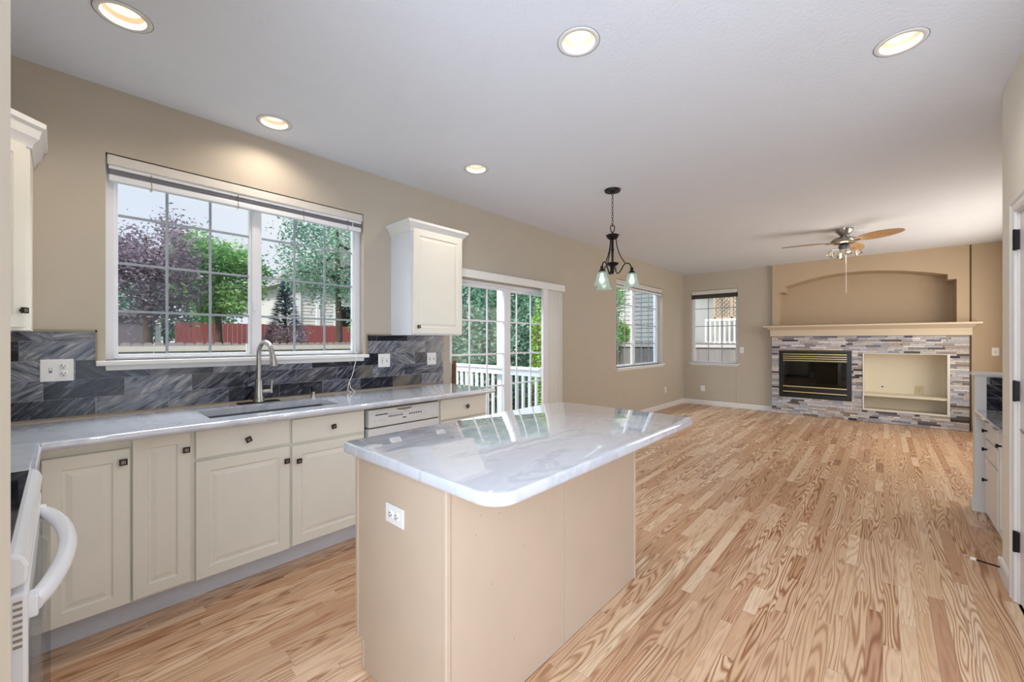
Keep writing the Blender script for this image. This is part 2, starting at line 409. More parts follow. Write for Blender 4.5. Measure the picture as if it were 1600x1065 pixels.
walls('wall_right', FR, 3.45, XW+.2, 0, ZC, [(5.6, 8.4, .7, 2.3)], .16, M['wall'])
FP = frame((0, -.5, 0), (1,0,0), (0,1,0))             # pantry wall face
DO = (2.60, 3.262, 0, 1.985)
walls('wall_pantry', FP, 1.9, 3.61, 0, ZC, [DO], .12, M['pantry'])
w_ = MB(); w_.box(3.49, 3.61, -1.35, -.62, 0, ZC).box(1.9, 2.02, -3.7, -.62, 0, ZC)
w_.build('wall_pantry_side', M['wall'])['kind'] = 'structure'
w_ = MB(); w_.box(-.69, -.0575, .80, 1.10, 0, ZC)
w_.build('wall_stub', M['pantry'], bevel=.004)['kind'] = 'structure'

w_ = MB(); w_.box(-3.8, -.86, -4, D+.3, 2.74, 2.9); w_.build('sun_blocker', M['ceiling'])['kind'] = 'structure'      # unseen slab added to keep sun out of the left wall opening
# ------------------------------------------------------------------ chimney breast with arched niche
def arch_pts():
    return [(1.44,2.215),(1.351,2.215),(1.351,2.314),(1.18,2.37),(1.024,2.408),(.85,2.447),(.664,2.472),(.5,2.483),(.327,2.485),(.15,2.478),(-.028,2.46),(-.2,2.436),(-.358,2.406),(-.54,2.368),(-.707,2.322),(-.707,2.245),(-.798,2.245)]
XF = 8.93
ch = MB()
FXc = lambda u, z, w: (XF + w, u, z)
ap = arch_pts()
yL, yR = 1.545, -.925
top = ZC
# face above the arch: columns
ybr = sorted({yL, yR, *[p[0] for p in ap]}, reverse=True)
def archz(y):
    if y >= 1.44 or y <= -.798: return 1.56
    for (a, za), (b, zb) in zip(ap, ap[1:]):
        if a > b and b <= y <= a: return za + (zb-za)*(a-y)/(a-b)
    return 2.3
for a, b in zip(ybr, ybr[1:]):
    mid = (a+b)/2; e = 1e-5
    za, zb = archz(a-e), archz(b+e)
    ch.quad(FXc(a, za, 0), FXc(b, zb, 0), FXc(b, top, 0), FXc(a, top, 0))
    if za > 1.57: ch.quad(FXc(a, za, 0), FXc(b, zb, 0), FXc(b, zb, .42), FXc(a, za, .42))
for (yy, z0, z1) in ((1.44, 1.56, 2.215), (1.351, 2.215, 2.314), (-.707, 2.245, 2.322), (-.798, 1.56, 2.245)):
    ch.quad(FXc(yy, z0, 0), FXc(yy, z1, 0), FXc(yy, z1, .42), FXc(yy, z0, .42))
ch.quad(FXc(1.6, 1.5, .42), FXc(-.9, 1.5, .42), FXc(-.9, 2.6, .42), FXc(1.6, 2.6, .42))
ch.quad(FXc(1.44, 1.56, 0), FXc(-.798, 1.56, 0), FXc(-.798, 1.56, .42), FXc(1.44, 1.56, .42))
ch.quad(FXc(yL, 1.4, 0), FXc(yL, top, 0), FXc(yL, top, .08), FXc(yL, 1.4, .08))
ch.quad(FXc(yR, 1.4, 0), FXc(yR, top, 0), FXc(yR, top, .08), FXc(yR, 1.4, .08))
o = ch.build('wall_chimney', M['wall_tan']); o['kind'] = 'structure'
w_ = MB(); w_.box(XF+.04, XF+.07, -1.6, -.948, 0, ZC); w_.build('wall_far_right', M['wall_tan'])['kind'] = 'structure'
w_ = MB(); w_.box(XF+.055, XF+.07, -.96, -.92, 0, ZC); w_.build('groove_shade_strip', M['gap'])['kind'] = 'structure'  # dark strip painted as the shade in the groove beside the chimney

# fireplace: stone surround (pieces of different depth), openings for insert and media niche
INS = (.40, 1.43, .31, 1.14); NI = (-.726, .261, .19, 1.128)
st_ = MB(); st_.uv = None; st_.tint = []
pal = [(196,198,208),(176,180,192),(210,206,206),(150,152,164),(120,124,140),(196,186,176),(224,222,222),(170,158,148),(96,90,92),(186,192,206),(214,210,204),(64,58,60)]
wts = [10,5,10,4,3,8,13,6,3,8,10,2.5]
z = .004; rh = .0305
while z < 1.405:
    z1 = min(z+rh, 1.41); yy = yR + .005
    while yy < yL:
        L = random.uniform(.05, .26); y1 = min(yy+L, yL)
        if yL - y1 < .06: y1 = yL
        segs = [(yy, y1)]
        for h in (INS, NI):
            if z1 > h[2]+.005 and z < h[3]-.005:
                ns = []
                for a, b in segs:
                    if b <= h[0] or a >= h[1]: ns.append((a, b)); continue
                    if a < h[0]-.004: ns.append((a, h[0]))
                    if b > h[1]+.004: ns.append((h[1], b))
                segs = ns
        for a, b in segs:
            dpt = random.uniform(0, .016); zz0 = z
            st_.box(XF-.035-dpt, XF, a+.0012, b-.0012, z+.0012, z1-.0012)
            c_ = random.choices(pal, wts)[0]; k_ = random.uniform(.72, 1.15)
            c_ = tuple(min(1, v*k_) for v in lin(c_)); st_.tint += [(*c_, 1)]*24
        yy = y1
    z = z1
fp = thing('stone_fireplace_surround', (XF, .31, 0), 'wide stacked ledger stone fireplace surround in grey, white and tan on the far wall', 'fireplace surround')
st_.build('stone_facing', M['stone'], fp)
b_ = MB(); FXs = frame((XF-.02, 0, 0), (0,1,0), (-1,0,0))
for a, b, c_, d_ in ((yR, yL, 0, INS[2]-.12), (yR, NI[0], 0, 1.41), (NI[1], INS[0], 0, 1.41), (INS[1], yL, 0, 1.41), (NI[0], NI[1], NI[3], 1.41), (INS[0], INS[1], INS[3], 1.41), (INS[0], INS[1], 0, INS[2])):
    b_.box(XF-.03, XF+.005, a, b, c_, d_)
b_.build('mortar_backing', M['gap'], fp)

mt = thing('fireplace_mantel', (XF, .3, 1.41), 'long beige painted mantel shelf above the stone fireplace', 'mantel')
def mprof(y0, y1, prof, nm, par):
    # mitred moulding: profile (out, z) wraps front with returns at both ends
    m = MB(); n = len(prof); i = len(m.v)
    for (o_, z_) in prof:
        m.v += [(XF, y0-o_*0-max(0,(o_-.09))*.55, z_), (XF-o_, y0-max(0,(o_-.09))*.55, z_), (XF-o_, y1+max(0,(o_-.09))*.55, z_), (XF, y1+max(0,(o_-.09))*.55, z_)]
    for k in range(n-1):
        a = i+4*k; b = a+4
        for q in range(3): m.f.append((a+q, a+q+1, b+q+1, b+q))
    m.f.append((i, i+1, i+2, i+3)); e = i+4*(n-1); m.f.append((e+3, e+2, e+1, e))
    return m.build(nm, M['mantel'], par, smooth=25)
mprof(-.945, 1.565, [(.09, 1.41), (.09, 1.515), (.10, 1.522), (.13, 1.54), (.165, 1.563), (.17, 1.568)], 'frieze_board', mt)
mprof(-.945, 1.565, [(.235, 1.568), (.24, 1.572), (.24, 1.594), (.235, 1.598)], 'shelf', mt)

fi = thing('fireplace_insert', (XF, .915, .31), 'black gas fireplace insert with brass louvre bars, set in the stone', 'fireplace')
a, b, c_, d_ = INS
m = MB(); XI = XF-.05
m.box(XI, XF+.3, a, a+.07, c_, d_).box(XI, XF+.3, b-.07, b, c_, d_).box(XI, XF+.3, a+.07, b-.07, d_-.035, d_).box(XI, XF+.3, a+.07, b-.07, c_, c_+.07)
m.box(XF+.0, XF+.3, a+.07, b-.07, .945, 1.105).box(XF+.0, XF+.3, a+.07, b-.07, .38, .515).box(XF+.3, XF+.31, a, b, c_, d_)
m.build('housing', M['black'], fi, bevel=.003)
for zz in (1.088, 1.048, 1.012, .974): MB().box(XI-.012, XI+.004, a+.062, b-.062, zz-.009, zz+.009).build('louvre_bar', M['gold'], fi, bevel=.004)
for zz in (.508, .412): MB().box(XI-.012, XI+.004, a+.062, b-.062, zz-.010, zz+.010).build('trim_bar', M['gold'], fi, bevel=.004)
m = MB(); m.box(XF+.0, XF+.004, a+.07, b-.07, .515, .945); g_ = m.build('glass_front', glass_mat('smoked_glass', (.10, .11, .13), .05), fi)
m = MB()
for k, (yy, zz, dy) in enumerate(((.75, .56, .28), (1.05, .58, -.2), (.95, .63, .22), (.62, .60, .12))):
    m.tube([(XF+.12+.03*k, yy-dy, zz-.02), (XF+.11+.03*k, yy, zz), (XF+.12, yy+dy, zz+.015)], [.03, .036, .028], 8)
m.build('log_set', plain('ceramic_logs', (60, 52, 48), .9, var=.3), fi, smooth=40)

ni = thing('media_niche', (XF, -.23, .19), 'cream painted media niche with a shelf, set in the stone beside the fireplace', 'niche')
a, b, c_, d_ = NI; m = MB(); dp = .34; tw = .028
m.box(XF-.055, XF-.015, a, a+tw, c_, d_).box(XF-.055, XF-.015, b-tw*.6, b, c_, d_).box(XF-.055, XF-.015, a+tw, b-tw*.6, c_, c_+tw).box(XF-.055, XF-.015, a+tw, b-tw*.6, d_-.012, d_)
m.build('face_trim', M['trim'], ni, bevel=.002)
m = MB(); m.box(XF-.02, XF+dp, a, a+.012, c_, d_).box(XF-.02, XF+dp, b-.012, b, c_, d_).box(XF-.02, XF+dp, a, b, d_-.012, d_).box(XF-.02, XF+dp, a, b, c_, c_+.012).box(XF+dp, XF+dp+.01, a, b, c_, d_)
m.build('lining', M['nichew'], ni)
MB().box(XF-.035, XF+dp, a+.012, b-.012, .425, .46).build('shelf', M['nichew'], ni, bevel=.003)
def plate(F, u, z, w, kind, label, gw=.07, gh=.115, group=None, mat='plate', cat='outlet'):
    """wall plate with devices; kind is a string of d (duplex), s (switch), g (gfci), b (blank)"""
    n = len(kind); W_ = gw + .046*(n-1)
    o = thing({'outlet': 'wall_outlet', 'light switch': 'light_switch'}.get(cat, 'wall_plate'), F(u, z, w), label, cat, group)
    MB().fbox(F, u-W_/2, u+W_/2, z-gh/2, z+gh/2, w, w+.006).build('cover_plate', M[mat], o, bevel=.003)
    for i, k in enumerate(kind):
        uu = u + (i-(n-1)/2)*.046
        if k == 'd':
            for dz in (-.02, .02):
                m = MB(); m.lathe([(.0165, 0), (.0165, .003), (.015, .0042)], F(uu, z+dz, w+.005), 20, Vector(F(0,0,1))-Vector(F(0,0,0)))
                r = m.build('receptacle', M[mat], o, smooth=40)
                s_ = MB(); s_.fbox(F, uu-.0075, uu-.0050, z+dz-.001, z+dz+.009, w+.0088, w+.0096).fbox(F, uu+.0050, uu+.0075, z+dz-.001, z+dz+.009, w+.0088, w+.0096).fbox(F, uu-.0025, uu+.0025, z+dz-.010, z+dz-.005, w+.0088, w+.0096)
                s_.build('slots', M['slot'], r)
        elif k == 's':
            MB().fbox(F, uu-.0055, uu+.0055, z-.0125, z+.0125, w+.005, w+.0072).build('switch_well', M['knobface'], o)
            MB().fbox(F, uu-.004, uu+.004, z-.001, z+.011, w+.005, w+.017).build('toggle', M[mat], o, bevel=.001)
        elif k == 'g':
            g = MB().fbox(F, uu-.0165, uu+.0165, z-.033, z+.033, w+.004, w+.0085).build('device_face', M[mat], o, bevel=.002)
            s_ = MB()
            for dz in (-.021, .019):
                s_.fbox(F, uu-.0075, uu-.0050, z+dz, z+dz+.009, w+.0082, w+.0092).fbox(F, uu+.0050, uu+.0075, z+dz, z+dz+.009, w+.0082, w+.0092).fbox(F, uu-.0025, uu+.0025, z+dz-.009, z+dz-.004, w+.0082, w+.0092)
            s_.fbox(F, uu-.008, uu+.008, z-.002, z+.003, w+.0082, w+.0096)
            s_.build('slots', M['slot'], g)
    return o
FN = frame((XF+dp, 0, 0), (0,1,0), (-1,0,0))
plate(FN, -.42, .535, .001, 'd', 'almond outlet plate on the back of the media niche, right of the cable hole', gw=.10, gh=.13, mat='almond')
cb = MB(); cb.lathe([(.022, 0), (.022, .004), (.014, .006)], (XF+dp-.001, .02, .56), 16, (-1,0,0)); cp_ = cb.build('cable_outlet', M['plate'], smooth=40, org=(XF+dp-.001, .02, .56))
tag(cp_, 'small round cable hole with a dark centre on the back of the media niche', 'outlet')
MB().lathe([(.013, 0), (.013, .003)], (XF+dp-.008, .02, .56), 10, (-1,0,0)).build('hole', M['slot'], cp_)

# ------------------------------------------------------------------ baseboards
def baseb(name, F, u0, u1, w=0):
    m = MB(); m.prism([(0, 0), (.016, 0), (.016, .075), (.010, .088), (.004, .092), (0, .092)], lambda a, b, c: F(c, b, w+a), u0, u1)
    m.build(name, M['trim'])['kind'] = 'structure'
baseb('baseboard_sink', FS, 4.34, XW); baseb('baseboard_far', FX, 1.545, D-.016); baseb('baseboard_pantry', FP, 3.33, 3.61)
baseb('baseboard_right', FR, 4.9, XW)
baseb('baseboard_far_right', frame((XF+.04, 0, 0), (0,1,0), (-1,0,0)), -1.35, -.96)
m = MB(); m.prism([(0, 0), (.016, 0), (.016, .075), (.010, .088), (.004, .092), (0, .092)], lambda a, b, c: (3.61+a, c, b), -.62, -.484); m.build('baseboard_corner', M['trim'])['kind'] = 'structure'

# ------------------------------------------------------------------ windows
def window(name, F, u0, u1, z0, z1, split, cols, rows, dep=.085, sill=True, mulls=None, rtint='glass'):
    """slider window: recessed white vinyl frame, two sashes, grids, glass; split = (a, b) centre stile"""
    o = thing(name, F((u0+u1)/2, z0, 0), kind='structure')
    w = -dep; fr = .042
    m = MB(); m.fbox(F, u0, u0+fr, z0, z1, w-.06, w+.012).fbox(F, u1-fr, u1, z0, z1, w-.06, w+.012).fbox(F, u0+fr, u1-fr, z0, z0+.018, w-.06, w+.012).fbox(F, u0+fr, u1-fr, z1-fr, z1, w-.06, w+.012)
    m.build('window_frame', M['vinyl'], o, bevel=.004)
    if split:
        MB().fbox(F, split[0], split[1], z0+.018, z1-fr, w-.045, w+.006).build('meeting_stile', M['vinyl'], o, bevel=.004)
        for zz in (z0+.30*(z1-z0), z0+.88*(z1-z0)):
            MB().fbox(F, split[0]+.004, split[0]+.020, zz-.03, zz+.03, w+.006, w+.02).build('latch', M['vinyl'], o, bevel=.004)
        panes = [(u0+fr, split[0]), (split[1], u1-fr)]
    else: panes = [(u0+fr, u1-fr)]
    for i, (a, b) in enumerate(panes):
        sf = .014
        m = MB(); m.fbox(F, a, a+sf, z0+.018, z1-fr, w-.04, w-.005).fbox(F, b-sf, b, z0+.018, z1-fr, w-.04, w-.005).fbox(F, a+sf, b-sf, z0+.018, z0+.018+sf, w-.04, w-.005).fbox(F, a+sf, b-sf, z1-fr-sf, z1-fr, w-.04, w-.005)
        sh = m.build('sash', M['vinyl'], o, bevel=.003)
        a2, b2, c2, d2 = a+sf, b-sf, z0+.018+sf, z1-fr-sf
        g = MB(); n = cols
        for k in range(1, n): u = a2+(b2-a2)*k/n; g.fbox(F, u-.007, u+.007, c2, d2, w-.026, w-.018)
        if rows is not None:
            for zz in rows: g.fbox(F, a2, b2, zz-.007, zz+.007, w-.0265, w-.0175)
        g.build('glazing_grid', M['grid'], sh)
        MB().fbox(F, a2, b2, c2, d2, w-.031, w-.029).build('glass', M['glass'], sh)
        if i == 1 and rtint == 'screen': MB().fbox(F, a2, b2, c2, d2, w-.052, w-.051).build('insect_screen', M['screen'], o)
    if sill:
        MB().fbox(F, u0-.04, u1+.03, z0-.028, z0, -dep+.0, .045).build('window_sill', M['trim'], o, bevel=.006)
        MB().fbox(F, u0, u1, z0-.055, z0-.028, 0.0, .012).build('apron', M['trim'], o, bevel=.003)
    return o
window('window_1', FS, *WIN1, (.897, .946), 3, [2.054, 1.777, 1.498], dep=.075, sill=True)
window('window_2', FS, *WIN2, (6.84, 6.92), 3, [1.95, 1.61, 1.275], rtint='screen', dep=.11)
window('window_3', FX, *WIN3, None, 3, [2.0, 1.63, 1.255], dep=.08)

def blind(name, F, u0, u1, ztop, zb, label, dark=False, cords=(), lip=.0):
    o = thing(name, F((u0+u1)/2, zb, 0), label, 'window blind')
    MB().fbox(F, u0+.006, u1-.004, ztop-.062, ztop-.006, -.014, -.004+lip).build('valance', M['blind'], o, bevel=.004)
    MB().fbox(F, u0+.012, u1-.012, ztop-.082, ztop-.008, -.055, -.013).build('headrail', M['vinyl'], o, bevel=.002)
    m = MB(); n = 5; zt = ztop-.084; dz = (zt-zb-.036)/n
    for k in range(n): m.fbox(F, u0+.014, u1-.014, zt-dz*(k+1)+dz*.18, zt-dz*k, -.052+.003*(k % 2), -.016-.003*(k % 2))
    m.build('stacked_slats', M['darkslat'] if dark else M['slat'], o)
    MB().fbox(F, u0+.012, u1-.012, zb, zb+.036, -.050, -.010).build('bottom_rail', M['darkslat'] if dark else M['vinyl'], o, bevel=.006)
    for u in cords:
        MB().tube([F(u, ztop-.07, -.012), F(u-.002, ztop-.11, -.010), F(u+.002, zb+.01, -.011), F(u, zb-.012, -.014)], .0022, 6).build('ladder_cord', M['knobface'], o)
        MB().lathe([(.001, 0), (.008, .004), (.006, .014), (.001, .016)], F(u, zb-.02, -.02), 8).build('cord_button', M['plate'], o)
    return o
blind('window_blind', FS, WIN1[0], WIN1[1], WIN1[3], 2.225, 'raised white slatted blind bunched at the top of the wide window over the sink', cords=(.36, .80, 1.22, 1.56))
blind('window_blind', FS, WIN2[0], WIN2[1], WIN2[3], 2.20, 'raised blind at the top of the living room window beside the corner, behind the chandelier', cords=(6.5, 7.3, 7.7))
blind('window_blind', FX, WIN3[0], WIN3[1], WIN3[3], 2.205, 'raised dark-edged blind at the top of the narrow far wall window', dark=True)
c = MB(); c.tube([FS(1.600, 2.29, -.008), FS(1.602, 1.8, .0), FS(1.60, 1.24, .03), FS(1.600, 1.222, .052), FS(1.60, 1.19, .055), FS(1.575, 1.05, .035), FS(1.545, .98, .03), FS(1.53, .93, .05), FS(1.545, .919, .07)], .003, 6)
c.tube([FS(1.552, 1.00, .03), FS(1.56, .95, .035), FS(1.585, .919, .06)], .0025, 6)
c = c.build('blind_cord', M['plate'], smooth=60, org=(1.6, 3.15, .92)); tag(c, 'thin white blind cord hanging over the window sill down to the sink counter', 'cord')
c = MB(); c.tube([FX(2.155, .83, .004), FX(2.15, .45, .004), FX(2.13, .1, .02), FX(2.12, .02, .03)], .003, 6)
c = c.build('blind_cord', M['blind'], org=(8.99, 2.15, .02)); tag(c, 'thin pale cord hanging down the far wall under the narrow window', 'cord')

# ------------------------------------------------------------------ sliding patio door
sd = thing('door_1', (3.47, D, 0), kind='structure')
m = MB(); w0 = -.12; w1 = -.02
m.fbox(FS, SL[0], SL[0]+.02, 0, SL[3], w0, w1).fbox(FS, SL[1]-.03, SL[1], 0, SL[3], w0, w1).fbox(FS, SL[0]+.02, SL[1]-.03, SL[3]-.03, SL[3], w0, w1).fbox(FS, SL[0]+.02, SL[1]-.03, 0, .03, w0, w1)
m.build('door_frame', M['vinyl'], sd, bevel=.003)
for (a, b, s0, s1, w) in ((2.62, 3.545, .045, .105, -.06), (3.50, 4.31, .06, .06, -.10)):
    m = MB(); m.fbox(FS, a, a+s0, .03, 1.935, w-.018, w+.018).fbox(FS, b-s1, b, .03, 1.935, w-.018, w+.018).fbox(FS, a+s0, b-s1, 1.90, 1.935, w-.018, w+.018).fbox(FS, a+s0, b-s1, .03, .12, w-.018, w+.018)
    pn = m.build('door_panel', M['vinyl'], sd, bevel=.003)
    g = MB(); a2, b2 = a+s0, b-s1
    cs = (2.916, 3.177) if a < 3 else (3.715, 3.98)
    for u in cs: g.fbox(FS, u-.009, u+.009, .12, 1.90, w-.006, w+.004)
    for zz in (1.545, 1.178, .815, .45): g.fbox(FS, a2, b2, zz-.009, zz+.009, w-.0065, w+.0045)
    g.build('glazing_grid', M['vinyl'], pn); MB().fbox(FS, a2, b2, .12, 1.90, w-.012, w-.009).build('glass', M['glass'], pn)
    if a < 3:
        MB().fbox(FS, 2.672, 2.694, .86, 1.13, w+.014, w+.055).build('handle', M['wood_dark'], pn, bevel=.006)
        MB().fbox(FS, 2.640, 2.668, .88, 1.10, w+.018, w+.026).build('lock_plate', M['nickel'], pn, bevel=.002)
vb = thing('vertical_blind', (3.5, D, 2.0), 'white vertical blind with long valance, vanes stacked at the right of the sliding door', 'window blind')
m = MB(); m.fbox(FS, 2.56, 4.42, 1.962, 2.045, .105, .122).fbox(FS, 4.405, 4.42, 1.962, 2.045, 0, .105).fbox(FS, 2.56, 2.575, 1.962, 2.045, 0, .105)
m.build('valance', M['trim'], vb, bevel=.003)
MB().fbox(FS, 2.58, 4.40, 1.985, 2.02, .03, .075).build('headrail', M['vinyl'], vb)
for k in range(13):
    u = 4.07+.026*k; ang = .10*math.sin(k*2.1)
    m = MB(); hw = .038
    pts = [(u-.016, .014), (u-.004, .052-hw*.5), (u, .055), (u+.004, .055+hw*.5), (u+.016+ang*.03, .094)]
    for (p, q) in zip(pts, pts[1:]):
        m.quad(FS(p[0], .03, p[1]), FS(q[0], .03, q[1]), FS(q[0], 1.985, q[1]), FS(p[0], 1.985, p[1]))
    vn = m.build('vane', M['vane'], vb); sm = vn.modifiers.new('s', 'SOLIDIFY'); sm.thickness = .0015
m = MB(); m.fbox(FS, 3.99, 4.07, .03, 1.985, .094, .097); m.build('vane', M['vinyl'], vb)
m = MB(); m.fbox(FS, 4.07, 4.085, .03, 1.985, .03, .095); m.build('vane', M['vinyl'], vb)

# ------------------------------------------------------------------ backsplash
def tiles(F, name, rects, parent_loc, label):
    """rects: (u0,u1,z0,z1) regions cut from one running tile grid (z0=.917, rows .1016)"""
    o = thing(name, parent_loc, label, 'backsplash')
    m = MB(); m.uv = []; m.tint = []; gm = MB(); rng = random.Random(11)
    tw, th = .305, .1016
    ur = min(r[0] for r in rects); lo = ur - .4
    for ri in range(0, 6):
        z0 = rects[0][4] + ri*th
        off = (ri*.37 % 1)*tw
        u = lo + off
        while u < max(r[1] for r in rects):
            ang = rng.choice((.55, .7, .6, -.5, .15, .85, 2.6)); tr = (rng.random()*.95+.05*rng.random(), rng.random()*.8, 0, 1); o1, o2 = rng.random()*40, rng.random()*40
            if rng.random() < .22: tr = (.02, .1, 0, 1)
            for (a, b, c_, d_, _z) in rects:
                x0, x1, y0, y1 = max(u+.001, a), min(u+tw-.001, b), max(z0+.001, c_), min(z0+th-.001, d_)
                if x1-x0 < .004 or y1-y0 < .004: continue
                m.quad(F(x0, y0, .009), F(x1, y0, .009), F(x1, y1, .009), F(x0, y1, .009))
                for (p, q) in ((x0, y0), (x1, y0), (x1, y1), (x0, y1)):
                    m.uv.append((o1 + p*math.cos(ang)+q*math.sin(ang), o2 - p*math.sin(ang)+q*math.cos(ang)))
                m.tint += [tr]*4
            u += tw
    for (a, b, c_, d_, _z) in rects: gm.fbox(F, a, b, c_, d_, 0, .0082)
    gm.build('grout_bed', M['grout'], o); m.build('tiles', M['tile'], o)
    return o
Z0 = .917
tiles(FS, 'tile_backsplash', [(-.69, .126, Z0, 1.372, Z0), (.126, 1.72, Z0, 1.186, Z0), (1.72, 2.512, Z0, 1.372, Z0)], (.9, D, Z0), 'dark grey veined marble tile backsplash along the sink wall')
m = MB(); m.fbox(FS, -.69, .132, 1.372, 1.384, 0, .012).fbox(FS, 1.712, 2.516, 1.372, 1.384, 0, .012).fbox(FS, .126, .134, 1.215, 1.384, 0, .012).fbox(FS, 1.712, 1.72, 1.215, 1.372, 0, .012)
m.build('trim_2', M['caulk'])['kind'] = 'structure'
m = MB(); m.fbox(FS, -.69, 2.512, .9152, .925, .008, .016); m.build('trim_3', M['caulk'])['kind'] = 'structure'
plate(FS, -.014, 1.172, .0095, 'sd', 'white plate with switch and outlet on the marble tile left of the window', gw=.072, cat='outlet')
plate(FS, 1.872, 1.157, .0095, 'gs', 'white plate with outlet and switch on the tile just right of the window', gw=.066, cat='outlet')
plate(FS, 2.371, 1.157, .0095, 'ss', 'white two-gang switch plate on the tile at the right end, next to the sliding door', gw=.058, cat='light switch')
plate(FS, 8.03, .36, 0, 'd', 'white outlet low on the window wall near the living room corner', cat='outlet')
plate(FX, 2.80, .335, 0, 'd', 'white outlet low on the far wall under the narrow window', gw=.085, cat='outlet')
plate(FX, 2.07, 1.145, 0, 's', 'white light switch on the far wall between the narrow window and the fireplace', cat='light switch')
plate(frame((XF+.04,0,0),(0,1,0),(-1,0,0)), -1.177, 1.17, 0, 's', 'white switch plate on the tan wall right of the fireplace', cat='light switch')

# ------------------------------------------------------------------ counters and base cabinets
YC = 2.485; YF = 2.59; WF = D-YF     # cabinet box face; w of face from the wall
ct = thing('kitchen_countertop', (1.2, 2.9, .875), 'white marble L-shaped countertop with sink cutout under the window', 'countertop')
SK = (.53, 1.235, 2.64, 2.965)
m = MB(); r = .018
# top outline with sink hole: strips of boxes joined by one bevelled edge
def ctop(m, x0, x1, y0, y1): m.box(x0, x1, y0, y1, .877, .915)
xs_ = [(-.68, SK[0]), (SK[1], 2.525)]
for a, b in xs_: ctop(m, a, b, YC+.02, 3.19)
ctop(m, SK[0], SK[1], YC+.02, SK[2]); ctop(m, SK[0], SK[1], SK[3], 3.19)
ctop(m, -.68, -.07, 1.985, YC+.02)
m.build('marble_slab', M['quartz'], ct)
def bull(m, path_fn, a, b):
    pts = [(0, -.019), (.008, -.0175), (.015, -.012), (.019, -.004), (.019, .004), (.015, .012), (.008, .0175), (0, .019)]
    m.prism(pts, path_fn, a, b)
m = MB(); bull(m, lambda p, q, c_: (c_, YC+.02-p, .896+q), -.052, 2.525); m.build('front_edge', M['quartz'], ct, smooth=50)
m = MB(); bull(m, lambda p, q, c_: (-.07+p, c_, .896+q), 1.985, YC+.02); m.build('side_edge', M['quartz'], ct, smooth=50)

sk = thing('undermount_sink', (.88, 2.8, .70), 'stainless steel undermount kitchen sink below the window', 'sink')
m = MB(); a, b, c_, d_ = SK; zb = .70; a-=.004; b+=.004; c_-=.004; d_+=.004
P_ = [(a,c_),(b,c_),(b,d_),(a,d_)]
for k in range(4):
    p, q = P_[k], P_[(k+1) % 4]; m.quad((*p, .877), (*q, .877), (q[0]*.97+.88*.03, q[1]*.95+2.8*.05, zb), (p[0]*.97+.88*.03, p[1]*.95+2.8*.05, zb))
m.quad(*[(p[0]*.97+.88*.03, p[1]*.95+2.8*.05, zb) for p in P_])
m.build('basin', M['steel'], sk); MB().lathe([(.045, 0), (.04, .003), (.02, -.001)], (.88, 2.82, zb+.002), 20).build('drain', M['nickel'], sk, smooth=40)

fa = thing('kitchen_faucet', (.885, 3.08, .915), 'brushed nickel gooseneck pull-down faucet behind the sink', 'faucet')
MB().fbox(FS, .765, 1.01, .915, .922, .085, .15).build('deck_plate', M['bronze'], fa, bevel=.004)
bx, by = .885, 3.082
m = MB(); m.lathe([(.034, .922), (.032, .93), (.026, .97), (.0225, 1.03), (.022, 1.06), (.0195, 1.066)], (bx, by, 0), 24); m.build('body', M['nickel'], fa, smooth=50)
path = [(bx, by, 1.05), (bx, by, 1.12), (bx, by, 1.20), (bx, by, 1.235)]
dx, dy = .03, -.155
for k in range(1, 13):
    t_ = PI*k/13*1.0; path.append((bx+dx*(1-math.cos(t_))/2, by+dy*(1-math.cos(t_))/2, 1.235+.083*math.sin(t_)))
m = MB(); m.tube(path, .0145, 16); m.build('gooseneck', M['nickel'], fa, smooth=60)
e = Vector(path[-1]); m = MB(); m.tube([e, e+Vector((.002,-.012,-.03)), e+Vector((.004,-.022,-.075)), e+Vector((.004,-.026,-.095))], [.0155, .0175, .0225, .0225], 18); m.build('spray_head', M['nickel'], fa, smooth=50)
m = MB(); m.tube([(bx+.015, by, .985), (bx+.07, by, .985)], .0145, 14); lv = m.build('lever_hub', M['nickel'], fa, smooth=40)
m = MB(); m.tube([(bx+.074, by, .975), (bx+.075, by-.002, 1.00), (bx+.077, by-.006, 1.06)], [.011, .007, .0085], 12); m.build('lever', M['nickel'], lv, smooth=50)
sp = thing('soap_dispenser', (1.245, 3.10, .915), 'small dark nickel soap dispenser pump right of the faucet', 'soap dispenser')
MB().lathe([(.022, .915), (.020, .922), (.012, .935), (.010, .955)], (1.245, 3.10, 0), 16).build('base', M['nickel'], sp, smooth=40)
MB().lathe([(.013, .953), (.017, .957), (.017, .982), (.010, .988)], (1.245, 3.10, 0), 16).build('pump_head', M['bronze'], sp, smooth=40)

def cabinet(name, loc, label, u0, u1, fronts, F=FS, face=WF, depth=.56, mat='cab', zt=.877, kick=True, cat='cabinet', zk=.11):
    o = thing(name, loc, label, cat)
    m = MB()
    if name == 'sink_base_cabinet':          # open-topped box round the sink bowl
        m.fbox(F, u0, u1, zk, .68, face-depth, face).fbox(F, u0, u1, .68, zt, face-.02, face).fbox(F, u0, u0+.018, .68, zt, face-depth, face-.02).fbox(F, u1-.018, u1, .68, zt, face-depth, face-.02)
    else: m.fbox(F, u0, u1, zk, zt, face-depth, face)
    m.build('carcass', M[mat], o)
    if kick: MB().fbox(F, u0, u1, 0, zk, face-depth, face-.055).build('toe_kick', M['kick'], o)
    for f in fronts:
        kind, a, b, c_, d_ = f[:5]
        pn = (raised if kind == 'door' else slab)(F, a, b, c_, d_, face+.02).build(kind, M[mat], o, bevel=0 if kind == 'door' else .003)
        if len(f) > 5 and f[5]: knob(F, f[5][0], f[5][1], face+.02, pn, f[5][2] if len(f[5]) > 2 else 0)
    return o
